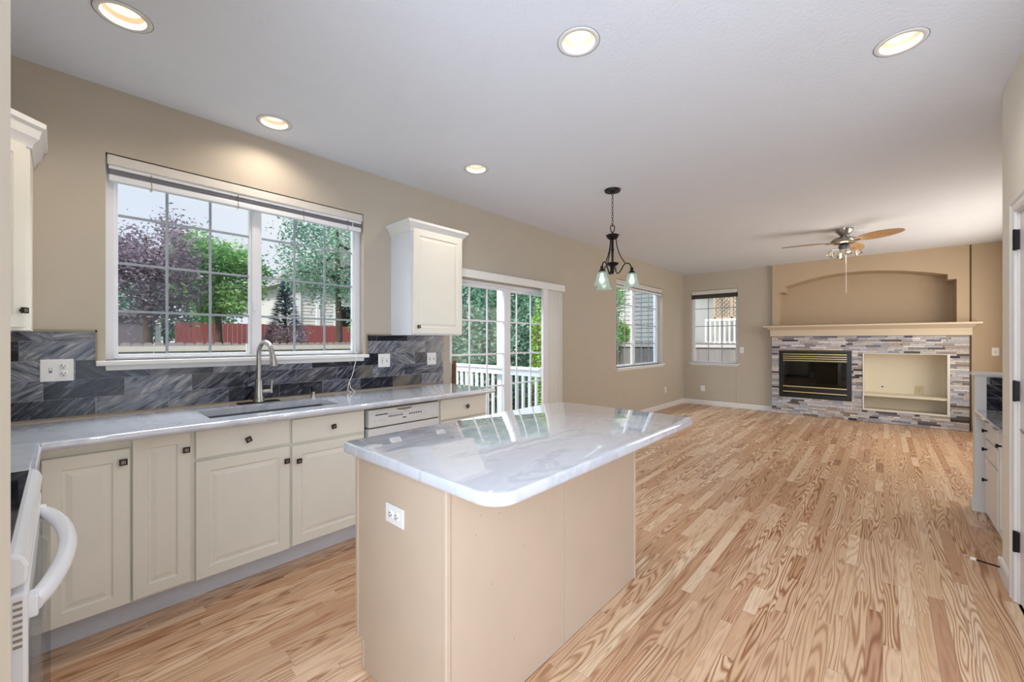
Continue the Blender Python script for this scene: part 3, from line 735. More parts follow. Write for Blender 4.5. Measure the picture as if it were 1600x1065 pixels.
cabinet('corner_base_cabinet', (.19, 2.6, 0), 'cream corner base cabinet with a wide and a narrow raised panel door at the left', -.062, .446,
        [('door', -.056, .213, .118, .832, (.190, .775)), ('door', .222, .437, .122, .872, (.417, .786))])
cabinet('sink_base_cabinet', (.9, 2.6, 0), 'cream sink base cabinet with two drawer fronts over two raised panel doors', .446, 1.372,
        [('drawer', .457, .899, .728, .866, (.685, .79, .35)), ('drawer', .912, 1.362, .722, .862, (1.15, .789, .15)), ('door', .457, .899, .112, .712, (.878, .631)), ('door', .912, 1.362, .118, .705, (.945, .617))])
cabinet('end_base_cabinet', (2.25, 2.6, 0), 'cream base cabinet with one drawer at the patio door end of the counter', 1.990, 2.497,
        [('drawer', 2.0, 2.492, .70, .862, (2.266, .785, .5)), ('door', 2.0, 2.492, .118, .688)])
dw = thing('dishwasher', (1.68, 2.6, 0), 'white built-in dishwasher with control panel between the cream cabinets', 'dishwasher')
MB().fbox(FS, 1.374, 1.988, .0, .874, .05, WF-.03).build('tub', M['slot'], dw)
MB().fbox(FS, 1.392, 1.982, .735, .855, WF-.03, WF+.022).build('control_panel', M['dwwhite'], dw, bevel=.004)
dd = MB().fbox(FS, 1.392, 1.982, .12, .725, WF-.03, WF+.018).build('door', M['white'], dw, bevel=.004)
MB().fbox(FS, 1.392, 1.982, 0, .11, WF-.06, WF-.05).build('toe_kick', M['kick'], dw)
MB().fbox(FS, 1.41, 1.965, .765, .832, WF+.022, WF+.0226).build('control_strip', M['white'], dw)
MB().prism([(1.605, .845), (1.735, .845), (1.72, .834), (1.67, .829), (1.62, .834)], lambda u, z, w: FS(u, z, w), WF+.0215, WF+.026).build('handle_pocket', M['caulk'], dw)
MB().fbox(FS, 1.44, 1.535, .814, .821, WF+.0225, WF+.0235).build('vent_slot', M['slot'], dw)
bt = MB()
for k in range(7): bt.lathe([(.006, 0), (.006, .0025)], FS(1.548+.017*k, .797-.0, WF+.0226), 8, (0,-1,0))
for k in range(6): bt.lathe([(.0065, 0), (.0065, .0025)], FS(1.715+.019*k, .797, WF+.0226), 8, (0,-1,0))
for k in range(5): bt.fbox(FS, 1.66+.010*k, 1.666+.010*k, .815, .818, WF+.0225, WF+.0230)
for k in range(7): bt.fbox(FS, 1.545+.017*k, 1.553+.017*k, .812, .815, WF+.0225, WF+.0230)
bt.build('buttons', M['knobface'], dw)
MB().fbox(FS, 1.655, 1.685, .772, .779, WF+.0225, WF+.0235).build('display', M['slot'], dw)
for us_ in ((1.430, 1.440, 1.462, 1.472, 1.484, 1.496, 1.508), (1.82, 1.835, 1.85)):
    lm = MB()
    for u in us_: lm.fbox(FS, u, u+.006, .776, .7785, WF+.0225, WF+.0229)
    lm.build('small_lettering', M['knobface'], dw)
# left leg cabinet between range and corner (faces +X)
FLg = frame((-.69, 0, 0), (0,1,0), (1,0,0)); wl_ = .60
lg = thing('left_base_cabinet', (-.4, 2.25, 0), 'cream base cabinet between the range and the corner, seen edge on', 'cabinet')
MB().fbox(FLg, 1.995, YF-.02, .11, .877, .02, wl_).build('carcass', M['cab'], lg)
MB().fbox(FLg, 1.995, YF-.02, 0, .11, .02, wl_-.05).build('toe_kick', M['kick'], lg)
for kind, z0_, z1_, kz in (('drawer', .722, .862, .79), ('door', .118, .705, .63)):
    pn = slab(FLg, 2.005, 2.50, z0_, z1_, wl_+.016, .016).build(kind, M['cab'], lg, bevel=.003)
    knob(FLg, 2.25 if kind == 'drawer' else 2.07, kz, wl_+.016, pn)

# upper cabinets
def crown(F, u0, u1, z0, z1, w, parent, mat, back=0.0):
    """crown moulding around left side, front and right side"""
    m = MB(); prof = [(0, z0), (.006, z0), (.008, z0+.02), (.018, z0+.035), (.030, z0+.05), (.034, z1-.03), (.046, z1-.02), (.048, z1), (0, z1)]
    n = len(prof)
    for k, (o_, z_) in enumerate(prof):
        m.v += [F(u0-o_, z_, back), F(u0-o_, z_, w+o_), F(u1+o_, z_, w+o_), F(u1+o_, z_, back)]
    for k in range(n):
        a = 4*k; b = 4*((k+1) % n)
        for q in range(3): m.f.append((a+q, a+q+1, b+q+1, b+q))
    m.f.append((4*(n-2), 4*(n-2)+1, 4*(n-2)+2, 4*(n-2)+3))
    return m.build('crown_moulding', M[mat], parent, smooth=20)
uc = thing('wall_cabinet', (2.2, 3.05, 1.372), 'cream wall cabinet with crown moulding between the sink window and the sliding door', 'cabinet')
MB().fbox(FS, 1.942, 2.488, 1.375, 2.30, .002, .305).build('carcass', M['cabw'], uc)
pn = raised(FS, 1.956, 2.482, 1.385, 2.262, .327).build('door', M['cab'], uc); knob(FS, 1.997, 1.443, .327, pn, .2)
crown(FS, 1.942, 2.488, 2.235, 2.322, .307, uc, 'trim')
# diagonal corner cabinet
dc = thing('corner_wall_cabinet', (-.4, 2.9, 1.38), 'cream diagonal corner wall cabinet with crown moulding at the left edge', 'cabinet')
pA = Vector((-.395, 2.575)); pB = Vector((-.095, 2.875))
m = MB(); m.prism([(-.688, 3.198), (-.095, 3.198), (-.095, 2.875), (-.395, 2.575), (-.688, 2.575)], lambda u, z, w: (u, z, w), 1.372, 2.30); m.build('carcass', M['cab'], dc)
FD = frame((pA.x, pA.y, 0), (1,1,0), (1,-1,0)); Ld = (pB-pA).length
pn = raised(FD, .012, Ld-.03, 1.385, 2.20, .018, rail=.05).build('door', M['cab'], dc); knob(FD, Ld-.055, 1.46, .018, pn, 0, .013)
m = MB(); prof = [(0, 2.20), (.006, 2.20), (.012, 2.222), (.028, 2.245), (.036, 2.285), (.048, 2.295), (.050, 2.318), (0, 2.318)]
nrm = Vector((1,-1)).normalized()
for (o_, z_) in prof:
    a1 = pA + nrm*o_ - Vector((1,1)).normalized()*.0; b1 = Vector((pB.x+o_, 0))
    # corner between diagonal (offset o_) and the X-facing side (offset o_)
    tb = (b1.x - a1.x); bc = Vector((b1.x, a1.y+tb))
    m.v += [(a1.x-.25, a1.y-.25+0, z_) if False else (a1.x, a1.y, z_), (bc.x, bc.y, z_), (bc.x, 3.198, z_)]
for k in range(len(prof)):
    a = 3*k; b = 3*((k+1) % len(prof))
    for q in range(2): m.f.append((a+q, a+q+1, b+q+1, b+q))
m.build('crown_moulding', M['trim'], dc, smooth=20)
uL = thing('side_wall_cabinet', (-.5, 2.2, 1.38), 'cream wall cabinet above the range side counter, mostly hidden at the left edge', 'cabinet')
MB().box(-.688, -.40, 1.98, 2.57, 1.372, 2.30).build('carcass', M['cab'], uL)

# ------------------------------------------------------------------ range
rg = thing('kitchen_range', (-.35, 1.6, 0), 'white kitchen range with black glass cooktop and bowed door handle at the left edge', 'range')
ry0, ry1 = 1.20, 1.975
MB().box(-.68, -.075, ry0, ry1, .02, .895).build('body', M['white'], rg, bevel=.004)
m = MB(); m.prism([(-.68, .89), (-.68, .925), (-.060, .925), (-.047, .918), (-.040, .900), (-.042, .868), (-.060, .862), (-.075, .862), (-.075, .89)], lambda u, z, w: (u, w, z), ry0, ry1)
m.build('cooktop_frame', M['white'], rg, bevel=.006)
MB().box(-.64, -.066, ry0+.03, ry1-.03, .9255, .929).build('glass_cooktop', M['blackglass'], rg, bevel=.001)
dr = MB().box(-.075, -.042, ry0, ry1, .20, .85).build('oven_door', M['white'], rg, bevel=.006)
MB().box(-.0415, -.022, ry0+.02, ry1-.02, .22, .775).build('door_glass', M['ovenglass'], dr, bevel=.002)
MB().box(-.075, -.045, ry0, ry1, .04, .185).build('storage_drawer', M['white'], rg, bevel=.006)
m = MB()
for k in range(8): m.box(-.0605, -.049, ry0-.0012, ry0+.001, .832-.0118*k, .837-.0118*k)
m.build('vent_holes', M['caulk'], dr)
path = []; n = 18
for k in range(n+1):
    t_ = k/n; yy = ry0+.06+t_*(ry1-ry0-.12); bow = math.sin(PI*t_)**.75
    path.append((-.040+.052*bow, yy, .80+.003*bow))
m = MB(); m.tube(path, [.0175]*(n+1), 16); hd = m.build('handle', M['white'], rg, smooth=60)
m = MB(); m.box(-.06, -.030, ry0+.045, ry0+.085, .778, .82).build('handle_mount', M['white'], hd, bevel=.004); MB().box(-.06, -.030, ry1-.085, ry1-.045, .775, .82).build('handle_mount', M['white'], hd, bevel=.004)

# ------------------------------------------------------------------ island
il = thing('kitchen_island', (1.5, 1.3, 0), 'beige painted kitchen island base with flat panels and toe kick', 'kitchen island')
X0, X1, Y0, Y1 = .822, 2.164, 1.030, 1.617
m = MB(); m.box(X0+.012, X1-.004, Y0+.010, Y1-.004, .115, .874).box(X0+.012, X1-.004, Y0+.010, 1.565, 0, .115); m.build('body', M['island'], il)
MB().box(X0+.003, X0+.013, Y0+.024, Y1-.012, .115, .874).box(X0+.003, X0+.013, Y0+.024, 1.562, .0, .115).build('end_panel', M['island'], il, bevel=.001)
MB().box(X0, X0+.022, Y0, Y0+.022, 0, .874).build('corner_post', M['island'], il, bevel=.004)
MB().box(X0-.002, X0+.016, Y1-.014, Y1+.004, .115, .874).build('edge_trim', M['island'], il, bevel=.002)
MB().box(X0-.002, X0+.014, 1.556, 1.570, 0, .115).build('kick_trim', M['island'], il, bevel=.002)
MB().box(X0+.022, 1.4805, Y0+.004, Y0+.011, .002, .874).build('side_panel', M['island'], il, bevel=.001)
MB().box(1.4835, X1-.012, Y0+.004, Y0+.011, .002, .874).build('side_panel', M['island'], il, bevel=.001)
MB().box(1.4805, 1.4835, Y0+.006, Y0+.011, .002, .874).build('panel_seam', M['gap'], il)
MB().box(X1-.012, X1, Y0-.001, Y0+.012, 0, .874).build('edge_trim', M['island'], il, bevel=.002)
m = MB()
for x_, z_ in ((.98, .72), (1.07, .70), (.955, .66), (1.74, .66), (1.34, .63), (1.03, .46), (1.21, .53), (1.62, .42), (1.15, .2)): m.lathe([(.0022, 0), (.0022, .001)], (x_, Y0+.0042, z_), 8, (0,-1,0))
m.build('nail_marks', M['caulk'], il)
FI = frame((X0+.003, 0, 0), (0,-1,0), (-1,0,0))
def rplate():
    # horizontal outlet on the island end
    F = lambda u, z, w: (X0+.003-w, 1.327 + (z-.686), .686 + (u-0))
    return plate(F, 0, .686, 0, 'd', 'white horizontal outlet plate on the near end of the beige island', gw=.07, gh=.118, cat='outlet')
rplate()
it = MB(); a, b, c_, d_ = .765, 2.285, .748, 1.637
def rr(x0, x1, y0, y1, r, n=8):
    P = []
    for (cx, cy, s) in ((x1-r, y1-r, 0), (x0+r, y1-r, 1), (x0+r, y0+r, 2), (x1-r, y0+r, 3)):
        for k in range(n+1): t_ = PI/2*(s+k/n); P.append((cx+r*math.cos(t_), cy+r*math.sin(t_)))
    return P
def rr2(x0, x1, y0, y1, rs, ins, n=10):
    P = []
    for (cx, cy, s, r) in ((x1, y1, 0, rs[0]), (x0, y1, 1, rs[1]), (x0, y0, 2, rs[2]), (x1, y0, 3, rs[3])):
        sx = -1 if cx == x1 else 1; sy = -1 if cy == y1 else 1
        ox, oy = cx+sx*r, cy+sy*r
        for k in range(n+1): t_ = PI/2*(s+k/n); P.append((ox+(r-ins)*math.cos(t_), oy+(r-ins)*math.sin(t_)))
    return P
lv_ = [(.010, .8745), (.004, .876), (.001, .880), (0, .886), (0, .902), (.001, .908), (.004, .913), (.010, .9150)]
rings = []
for ins, z_ in lv_:
    i = len(it.v); pts = rr2(a, b, c_, d_, (.06, .035, .085, .06), ins); it.v += [(*p, z_) for p in pts]; rings.append(i)
n = len(pts)
for p, q in zip(rings, rings[1:]):
    for k in range(n): it.f.append((p+k, p+(k+1) % n, q+(k+1) % n, q+k))
it.f.append(tuple(range(rings[0], rings[0]+n))[::-1]); it.f.append(tuple(range(rings[-1], rings[-1]+n)))
io = it.build('island_countertop', M['quartz'], smooth=35, org=(1.5, 1.2, .875)); tag(io, 'large white marble top with rounded corners on the beige island', 'countertop')

# ------------------------------------------------------------------ downlights
names = ['recessed ceiling light nearest the top left corner of the picture', 'recessed ceiling light just above the wide sink window wall', 'small recessed ceiling light furthest from the camera, left of the chandelier', 'recessed ceiling light above the island, top centre', 'recessed ceiling light at the top right near the pantry wall']
for (cx, cy), nm in zip(CANS, names):
    o = thing('downlight', (cx, cy, ZC), nm, 'ceiling light', 'recessed downlights in the kitchen ceiling')
    MB().lathe([(.074, ZC-.001), (.076, ZC-.004), (.092, ZC-.004), (.097, ZC-.0015), (.0975, ZC+.0005)], (cx, cy, 0), 40, close=True).build('trim_ring', M['trim'], o, smooth=60)
    MB().lathe([(.0975, ZC-.0012), (.0995, ZC-.0012)], (cx, cy, 0), 40, close=True).build('ring_gap', M['slot'], o)
    MB().lathe([(.076, ZC-.003), (.073, ZC+.01), (.066, ZC+.03), (.060, ZC+.038)], (cx, cy, 0), 40, close=True).build('baffle', M['baffle'], o, smooth=60)
    MB().lathe([(.0001, ZC+.034), (.050, ZC+.034), (.058, ZC+.038), (.061, ZC+.038)], (cx, cy, 0), 40, close=True).build('lens', M['canlens'], o, smooth=60)
    area('downlight_lamp', (cx, cy, ZC+.028), (0,0,0), .09, .09, 4.3, (1, .87, .74), 'DISK', math.radians(150))

# ------------------------------------------------------------------ chandelier
cx, cy = 3.473, 1.883; k6 = .006
zz = lambda py: H + (532.7-py)*k6
cd = thing('chandelier', (cx, cy, ZC), 'dark bronze three-light chandelier with frosted glass bell shades on a chain', 'chandelier')
MB().lathe([(.01, zz(300)-.012), (.03, zz(299)-.006), (.068, ZC-.018), (.074, ZC-.008), (.074, ZC-.0005)], (cx, cy, 0), 28).build('canopy', M['bronze'], cd, smooth=40)
m = MB(); z_ = ZC-.03; i = 0
while z_ > zz(352):
    P_ = []
    for q in range(13):
        t_ = 2*PI*q/12; a_ = .0085*math.cos(t_); b_ = .017*math.sin(t_)
        P_.append((cx+(a_ if i % 2 else 0), cy+(0 if i % 2 else a_), z_-.012+b_))
    m.tube(P_, .0022, 6, cap=False); z_ -= .026; i += 1
m.build('chain', M['bronze'], cd, smooth=60)
lp = []
for q in range(17):
    t_ = 2*PI*q/16; lp.append((cx+.672*.019*math.cos(t_)*(1-.35*math.sin(t_)), cy-.74*.019*math.cos(t_)*(1-.35*math.sin(t_)), zz(358)+.036*-math.sin(t_)*1.0))
m = MB(); m.tube(lp, .0045, 8, cap=False); m.build('loop', M['bronze'], cd, smooth=60)
MB().lathe([(.006, zz(363)), (.014, zz(365)), (.045, zz(366.5)), (.063, zz(368)), (.055, zz(369.5)), (.050, zz(372)), (.035, zz(374)), (.01, zz(375))], (cx, cy, 0), 28).build('upper_cup', M['bronze'], cd, smooth=50)
MB().lathe([(.010, zz(409)), (.012, zz(392)), (.017, zz(391)), (.012, zz(389)), (.010, zz(372))], (cx, cy, 0), 16).build('centre_stem', M['bronze'], cd, smooth=50)
MB().lathe([(.004, zz(429)), (.012, zz(427)), (.016, zz(422)), (.022, zz(417)), (.050, zz(414)), (.058, zz(411.5)), (.04, zz(410.5)), (.008, zz(409))], (cx, cy, 0), 28).build('lower_cup', M['bronze'], cd, smooth=50)
for q in range(3):
    a0 = math.atan2(-.740, .672) - .28 + q*2*PI/3; ux, uy = math.cos(a0), math.sin(a0)
    A = lambda r_, py: (cx+ux*r_, cy+uy*r_, zz(py))
    raw = [(.034, 373), (.035, 378), (.040, 385), (.055, 394), (.078, 403), (.104, 410), (.118, 413.5)]
    m = MB(); m.tube([A(*p) for p in raw], .0048, 8)
    hook = [(.028, 418), (.030, 424), (.040, 427.5), (.060, 427), (.080, 422), (.098, 416), (.115, 413), (.135, 412.5), (.155, 414), (.166, 418), (.170, 424)]
    m.tube([A(*p) for p in hook], .0058, 8)
    ar = m.build('arm', M['bronze'], cd, smooth=60)
    c0 = (cx+ux*.174, cy+uy*.174, 0)
    m = MB(); m.lathe([(.004, zz(419)), (.013, zz(420.3)), (.015, zz(421.5)), (.012, zz(423)), (.018, zz(425)), (.033, zz(427.5)), (.035, zz(429))], c0, 20); m.build('socket_cup', M['bronze'], ar, smooth=50)
    m = MB(); m.lathe([(.034, zz(428)), (.042, zz(431)), (.048, zz(436)), (.054, zz(441)), (.062, zz(445)), (.075, zz(448.5)), (.0735, zz(448.8)), (.060, zz(445.2)), (.052, zz(441)), (.046, zz(436)), (.040, zz(431.5)), (.032, zz(429))], c0, 28, close=True)
    sh = m.build('glass_shade', M['shade'], cd, smooth=60)
    m = MB(); m.lathe([(.001, zz(446)), (.016, zz(445)), (.026, zz(442)), (.026, zz(439)), (.015, zz(434)), (.012, zz(430))], c0, 16); m.build('bulb', M['bulb'], sh, smooth=60)

# ------------------------------------------------------------------ ceiling fan
fx, fy = 6.654, .373; M['fanglass'] = glass_mat('clear_fan_glass', (.72, .72, .72), .18, .1)
cf = thing('ceiling_fan', (fx, fy, ZC), 'nickel ceiling fan with three light wooden blades and a small light kit', 'ceiling fan')
MB().lathe([(.03, 2.655), (.05, 2.665), (.085, 2.70), (.095, 2.735), (.095, ZC-.0005)], (fx, fy, 0), 28).build('canopy', M['nickel'], cf, smooth=50)
MB().lathe([(.03, 2.54), (.11, 2.555), (.135, 2.575), (.14, 2.59), (.11, 2.62), (.05, 2.64), (.035, 2.66)], (fx, fy, 0), 32).build('motor_housing', M['nickel'], cf, smooth=50)
MB().lathe([(.02, 2.47), (.05, 2.475), (.06, 2.50), (.06, 2.525), (.035, 2.545)], (fx, fy, 0), 24).build('switch_housing', M['steel'], cf, smooth=50)
t = NT('maple_blade'); t.base(t.ramp(t.noise(t.mapping(t.coord(), (3, 3, 30)), 4, 3), [(.3, lin((176, 138, 102))), (.7, lin((200, 166, 128)))])); t.b.inputs['Roughness'].default_value = .35; M['blade'] = t.m
for q, a0 in enumerate((math.radians(110), math.radians(236), math.radians(-10))):
    ux, uy = math.cos(a0), math.sin(a0); vx, vy = -uy, ux; pit = math.radians(16)
    ws = [(.13, .035), (.18, .05), (.26, .075), (.36, .088), (.46, .085), (.56, .068), (.63, .045), (.67, .015)]
    m = MB(); i = 0
    for (r_, w_) in ws:
        sk_ = -.05*(r_-.13)
        for s_ in (-1, 0, 1):
            b_ = s_*w_ + sk_; zz_ = 2.575 + b_*math.sin(pit)*-1 - .02*(r_/.67)**2
            for t2 in (0, -.006): m.v.append((fx+ux*r_+vx*b_*math.cos(pit), fy+uy*r_+vy*b_*math.cos(pit), zz_+t2))
    for k in range(len(ws)-1):
        a = 6*k; b = a+6
        for (p, q2) in ((0, 2), (2, 4)): m.f.append((a+p, a+q2, b+q2, b+p)); m.f.append((a+p+1, b+p+1, b+q2+1, a+q2+1))
        m.f.append((a, b, b+1, a+1)); m.f.append((a+4, a+5, b+5, b+4))
    m.f.append((0,1,3,2)); m.f.append((2,3,5,4)); e = 6*(len(ws)-1); m.f.append((e, e+2, e+3, e+1)); m.f.append((e+2, e+4, e+5, e+3))
    bl = m.build('blade', M['blade'], cf, smooth=40)
    m = MB(); m.tube([(fx+ux*.10, fy+uy*.10, 2.568), (fx+ux*.20, fy+uy*.20, 2.562)], [.014, .010], 8); m.build('blade_bracket', M['nickel'], bl, smooth=40)
for q in range(4):
    a0 = math.radians(20+90*q); ux, uy = math.cos(a0), math.sin(a0)
    m = MB(); m.tube([(fx+ux*.03, fy+uy*.03, 2.485), (fx+ux*.09, fy+uy*.09, 2.49), (fx+ux*.13, fy+uy*.13, 2.48), (fx+ux*.125, fy+uy*.125, 2.455)], .006, 8); ar = m.build('light_arm', M['nickel'], cf, smooth=50)
    c0 = Vector((fx+ux*.125, fy+uy*.125, 2.465)); ax = Vector((ux*.5, uy*.5, -1)).normalized()
    m = MB(); m.lathe([(.018, 0), (.03, .015), (.032, .045), (.040, .065), (.038, .065), (.030, .045), (.027, .016)], c0, 16, ax, close=True); sh = m.build('glass_shade', M['fanglass'], cf, smooth=50)
    m = MB(); m.lathe([(.012, .005), (.022, .025), (.020, .045), (.004, .056)], c0, 12, ax); m.build('bulb', emit('fan_bulb', (255, 236, 205), .9) if q == 0 else bpy.data.materials['fan_bulb'], sh, smooth=50)
pl_ = bpy.data.lights.new('fan_light', 'POINT'); pl_.energy = 2.5; pl_.color = (1, .82, .62); pl_.shadow_soft_size = .08
plo = bpy.data.objects.new('fan_light', pl_); COL.objects.link(plo); plo.location = (fx, fy, 2.36)
m = MB(); m.tube([(fx-.02, fy-.02, 2.47), (fx-.02, fy-.02, 1.93)], .0028, 6); m.build('pull_chain', M['plate'], cf)
m = MB(); m.tube([(fx+.01, fy+.02, 2.47), (fx+.01, fy+.02, 2.37)], .0015, 6); pc = m.build('light_chain', M['nickel'], cf); MB().lathe([(.002, 0), (.008, .006), (.008, .016), (.002, .02)], (fx+.01, fy+.02, 2.353), 10).build('chain_fob', M['bronze'], pc)

# ------------------------------------------------------------------ pantry door, casing, stop
pdr = thing('door_2', (2.93, -.5, 0), kind='structure')
m = MB(); m.fbox(FP, DO[0]+.022, DO[1]-.022, .012, DO[3]-.022, -.045, -.006); pl = m.build('door_slab', M['trim'], pdr, bevel=.002)
for (a, b, c_, d_) in ((DO[0]+.12, 2.90, .2, .95), (2.96, DO[1]-.12, .2, .95), (DO[0]+.12, 2.90, 1.08, 1.85), (2.96, DO[1]-.12, 1.08, 1.85)):
    raised(FP, a, b, c_, d_, -.0055, .012, .02).build('door_panel', M['trim'], pl)
m = MB(); m.fbox(FP, DO[0], DO[0]+.02, 0, DO[3], -.12, 0).fbox(FP, DO[1]-.02, DO[1], 0, DO[3], -.12, 0).fbox(FP, DO[0]+.02, DO[1]-.02, DO[3]-.02, DO[3], -.12, 0); m.build('door_jamb', M['trim'], pdr)
def casing_prof(m, F, a, b, c_, d_, vert):
    pr = [(0, .0), (0, .010), (.012, .014), (.035, .013), (.048, .019), (.062, .019), (.066, .0)]
    return pr
cw = .066; m = MB()
pr = [(0, 0), (0, .010), (.012, .014), (.035, .013), (.048, .019), (.062, .019), (.066, 0)]
for p in pr:
    o_ = p[0]; w = p[1]
    m.v += [FP(DO[1]-.006+o_, 0, w), FP(DO[1]-.006+o_, DO[3]-.006+o_, w), FP(DO[0]+.006-o_, DO[3]-.006+o_, w), FP(DO[0]+.006-o_, 0, w)]
for k in range(len(pr)):
    a = 4*k; b = 4*((k+1) % len(pr))
    for q in range(3): m.f.append((a+q, a+q+1, b+q+1, b+q))
m.build('door_casing', M['trim'], pdr)
for zz_ in (1.835, 1.072, .312):
    m = MB(); m.fbox(FP, DO[1]-.030, DO[1]-.004, zz_-.05, zz_+.05, -.004, .011).tube([FP(DO[1]-.020, zz_-.053, .012), FP(DO[1]-.020, zz_+.053, .012)], .006, 10)
    m.build('hinge', M['bronze'], pdr)
m = MB(); m.lathe([(.026, 0), (.026, .006), (.012, .010), (.010, .05)], FP(2.66, .93, -.006), 16, (0,1,0)); hh = m.build('lever_rose', M['nickel'], pdr, smooth=40)
m = MB(); m.tube([FP(2.66, .93, .045), FP(2.70, .932, .052), FP(2.74, .937, .060), FP(2.775, .943, .062)], [.010, .010, .008, .006], 10); m.build('lever_handle', M['nickel'], hh, smooth=50)
ds = thing('door_stop', (3.56, -.48, .05), 'thin spring door stop with white tip sticking out of the baseboard by the pantry door', 'door stop')
DS = frame((3.50, -.484, .045), (1,0,0), (0,1,0))
MB().tube([(3.56, -.484, .05), (3.60, -.40, .045)], .0045, 8).build('rod', M['bronze'], ds)
MB().tube([(3.60, -.40, .045), (3.611, -.378, .044)], .009, 10).build('tip', M['plate'], ds)

# ------------------------------------------------------------------ built-in desk behind the pantry wall
pw_ = MB(); pw_.box(4.80, 4.90, -1.35, -.525, 0, 1.055); pw_.build('wall_pony', M['trim'])['kind'] = 'structure'
m = MB(); m.box(4.785, 4.915, -1.35, -.510, 1.055, 1.08); m.build('trim_4', M['trim'], bevel=.004)['kind'] = 'structure'
m = MB(); m.box(4.782, 4.918, -1.35, -.508, 0, .09); m.build('baseboard_pony', M['trim'], bevel=.004)['kind'] = 'structure'
FPn = frame((4.80, 0, 0), (0,1,0), (-1,0,0))
tiles(FPn, 'desk_tile_backsplash', [(-1.34, -.585, .79, 1.045, .79)], (4.8, -1.0, .79), 'dark grey marble tile panel on the low wall at the end of the built-in desk')
dk = MB(); dk.box(3.615, 4.797, -1.345, -.520, .757, .787); dko = dk.build('desk_countertop', M['quartz'], bevel=.005, org=(4.2, -.9, .757)); tag(dko, 'white marble desk counter beyond the pantry wall at the right', 'countertop')
FDk = frame((0, -1.33, 0), (1,0,0), (0,1,0)); fc = .775
dcb = thing('desk_drawer_cabinet', (4.2, -.9, 0), 'white built-in desk cabinet with three drawers and dark knobs beside the low wall', 'cabinet')
MB().fbox(FDk, 4.02, 4.46, .09, .755, 0, fc).build('carcass', M['trim'], dcb)
MB().fbox(FDk, 4.02, 4.46, 0, .09, 0, fc-.03).build('toe_kick', M['trim'], dcb)
for (c_, d_) in ((.635, .748), (.50, .622), (.105, .488)):
    pn = slab(FDk, 4.03, 4.45, c_, d_, fc+.018).build('drawer', M['trim'], dcb, bevel=.003)
    kz = (c_+d_)/2+.0 if d_ > .5 else .345
    MB().lathe([(.006, 0), (.006, .010), (.014, .020), (.012, .026)], FDk(4.38, kz, fc+.018), 12, (0,1,0)).build('knob', M['bronze'], pn, smooth=40)
dcb2 = thing('desk_door_cabinet', (3.8, -.9, 0), 'white built-in desk cabinet with a door, partly hidden behind the pantry wall', 'cabinet')
MB().fbox(FDk, 3.62, 4.015, .09, .755, 0, fc).build('carcass', M['trim'], dcb2)
MB().fbox(FDk, 3.62, 4.015, 0, .09, 0, fc-.03).build('toe_kick', M['trim'], dcb2)
pn = raised(FDk, 3.63, 4.0, .105, .748, fc+.018).build('door', M['trim'], dcb2)
MB().lathe([(.006, 0), (.006, .010), (.014, .020), (.012, .026)], FDk(3.90, .675, fc+.018), 12, (0,1,0)).build('knob', M['bronze'], pn, smooth=40)

# ------------------------------------------------------------------ outside
GZ = -.55
g = MB(); g.box(-12, 34, D+.17, 40, GZ-.1, GZ).box(XW+.2, 34, -12, D+.17, GZ-.1, GZ); g.build('ground', M['grass'])['kind'] = 'structure'
dk = MB(); dk.box(2.0, 4.42, D+.165, 5.6, -.16, -.12)
for k in range(17): dk.box(2.0, 4.42, D+.17+.142*k, D+.17+.142*k+.134, -.12, -.10)
dk.build('deck_floor', M['deck'])['kind'] = 'structure'
rl = thing('deck_railing', (4.32, 4.4, -.1), 'white painted deck railing with square balusters outside the sliding door', 'railing')
MB().box(4.27, 4.38, D+.20, 5.5, .925, .96).build('top_rail', M['vinyl'], rl, bevel=.004)
MB().box(4.30, 4.345, D+.20, 5.5, .84, .925).build('sub_rail', M['vinyl'], rl, bevel=.003)
MB().box(4.30, 4.345, D+.20, 5.5, -.03, .04).build('bottom_rail', M['vinyl'], rl, bevel=.003)
k = 0
yy = D+.28
while yy < 5.42:
    if abs(yy-4.13) > .08: MB().box(4.305, 4.340, yy-.017, yy+.017, .04, .84).build('baluster', M['vinyl'], rl)
    yy += .118
MB().box(2.0, 5.5-1.12, 5.47, 5.53, .925, .96).box(2.0, 4.30, 5.48, 5.52, .84, .925).box(2.0, 4.30, 5.48, 5.52, -.03, .04).build('far_rail', M['vinyl'], rl)
xx = 2.1
while xx < 4.25:
    MB().box(xx-.017, xx+.017, 5.483, 5.517, .04, .84).build('baluster', M['vinyl'], rl); xx += .118
MB().box(4.27, 4.37, 5.45, 5.55, -.1, .99).build('corner_post', M['vinyl'], rl)
po = MB(); po.box(4.385, 4.485, 4.19, 4.29, -.55, 3.0); po = po.build('porch_post', M['vinyl'], bevel=.004, org=(4.435, 4.24, -.55)); tag(po, 'tall white square porch post standing just outside the deck railing', 'post')

def fence(name, F, u0, u1, zb, zt, mat, label, dog=True, bw=.14, posts=2.4, rails=True):
    o = thing(name, F((u0+u1)/2, zb, 0), label, 'fence'); m = MB(); u = u0; rg_ = random.Random(3)
    while u < u1:
        z = zt + rg_.uniform(-.012, .012); c_ = .03 if dog else 0
        m.prism([(u+.004, zb), (u+bw-.004, zb), (u+bw-.004, z-c_), (u+bw-.004-c_, z), (u+.004+c_, z), (u+.004, z-c_)], F, 0, .018); u += bw
    m.build('boards', M[mat], o)
    if rails:
        for zz_ in (zt-.10, zb+.9): MB().fbox(F, u0, u1, zz_-.045, zz_+.045, .018, .06).build('rail', M['fence_rail'], o)
        u = u0+.6
        while u < u1: MB().fbox(F, u, u+.09, zb, zt-.02, .06, .15).build('post', M['fence_rail'], o); u += posts
    return o
FF = frame((0, 9.2, 0), (1,0,0), (0,-1,0))
fence('garden_fence', FF, -3, 12.32, GZ, 1.29, 'fence', 'weathered wooden dog-eared garden fence beyond the deck, seen low through the sink window')
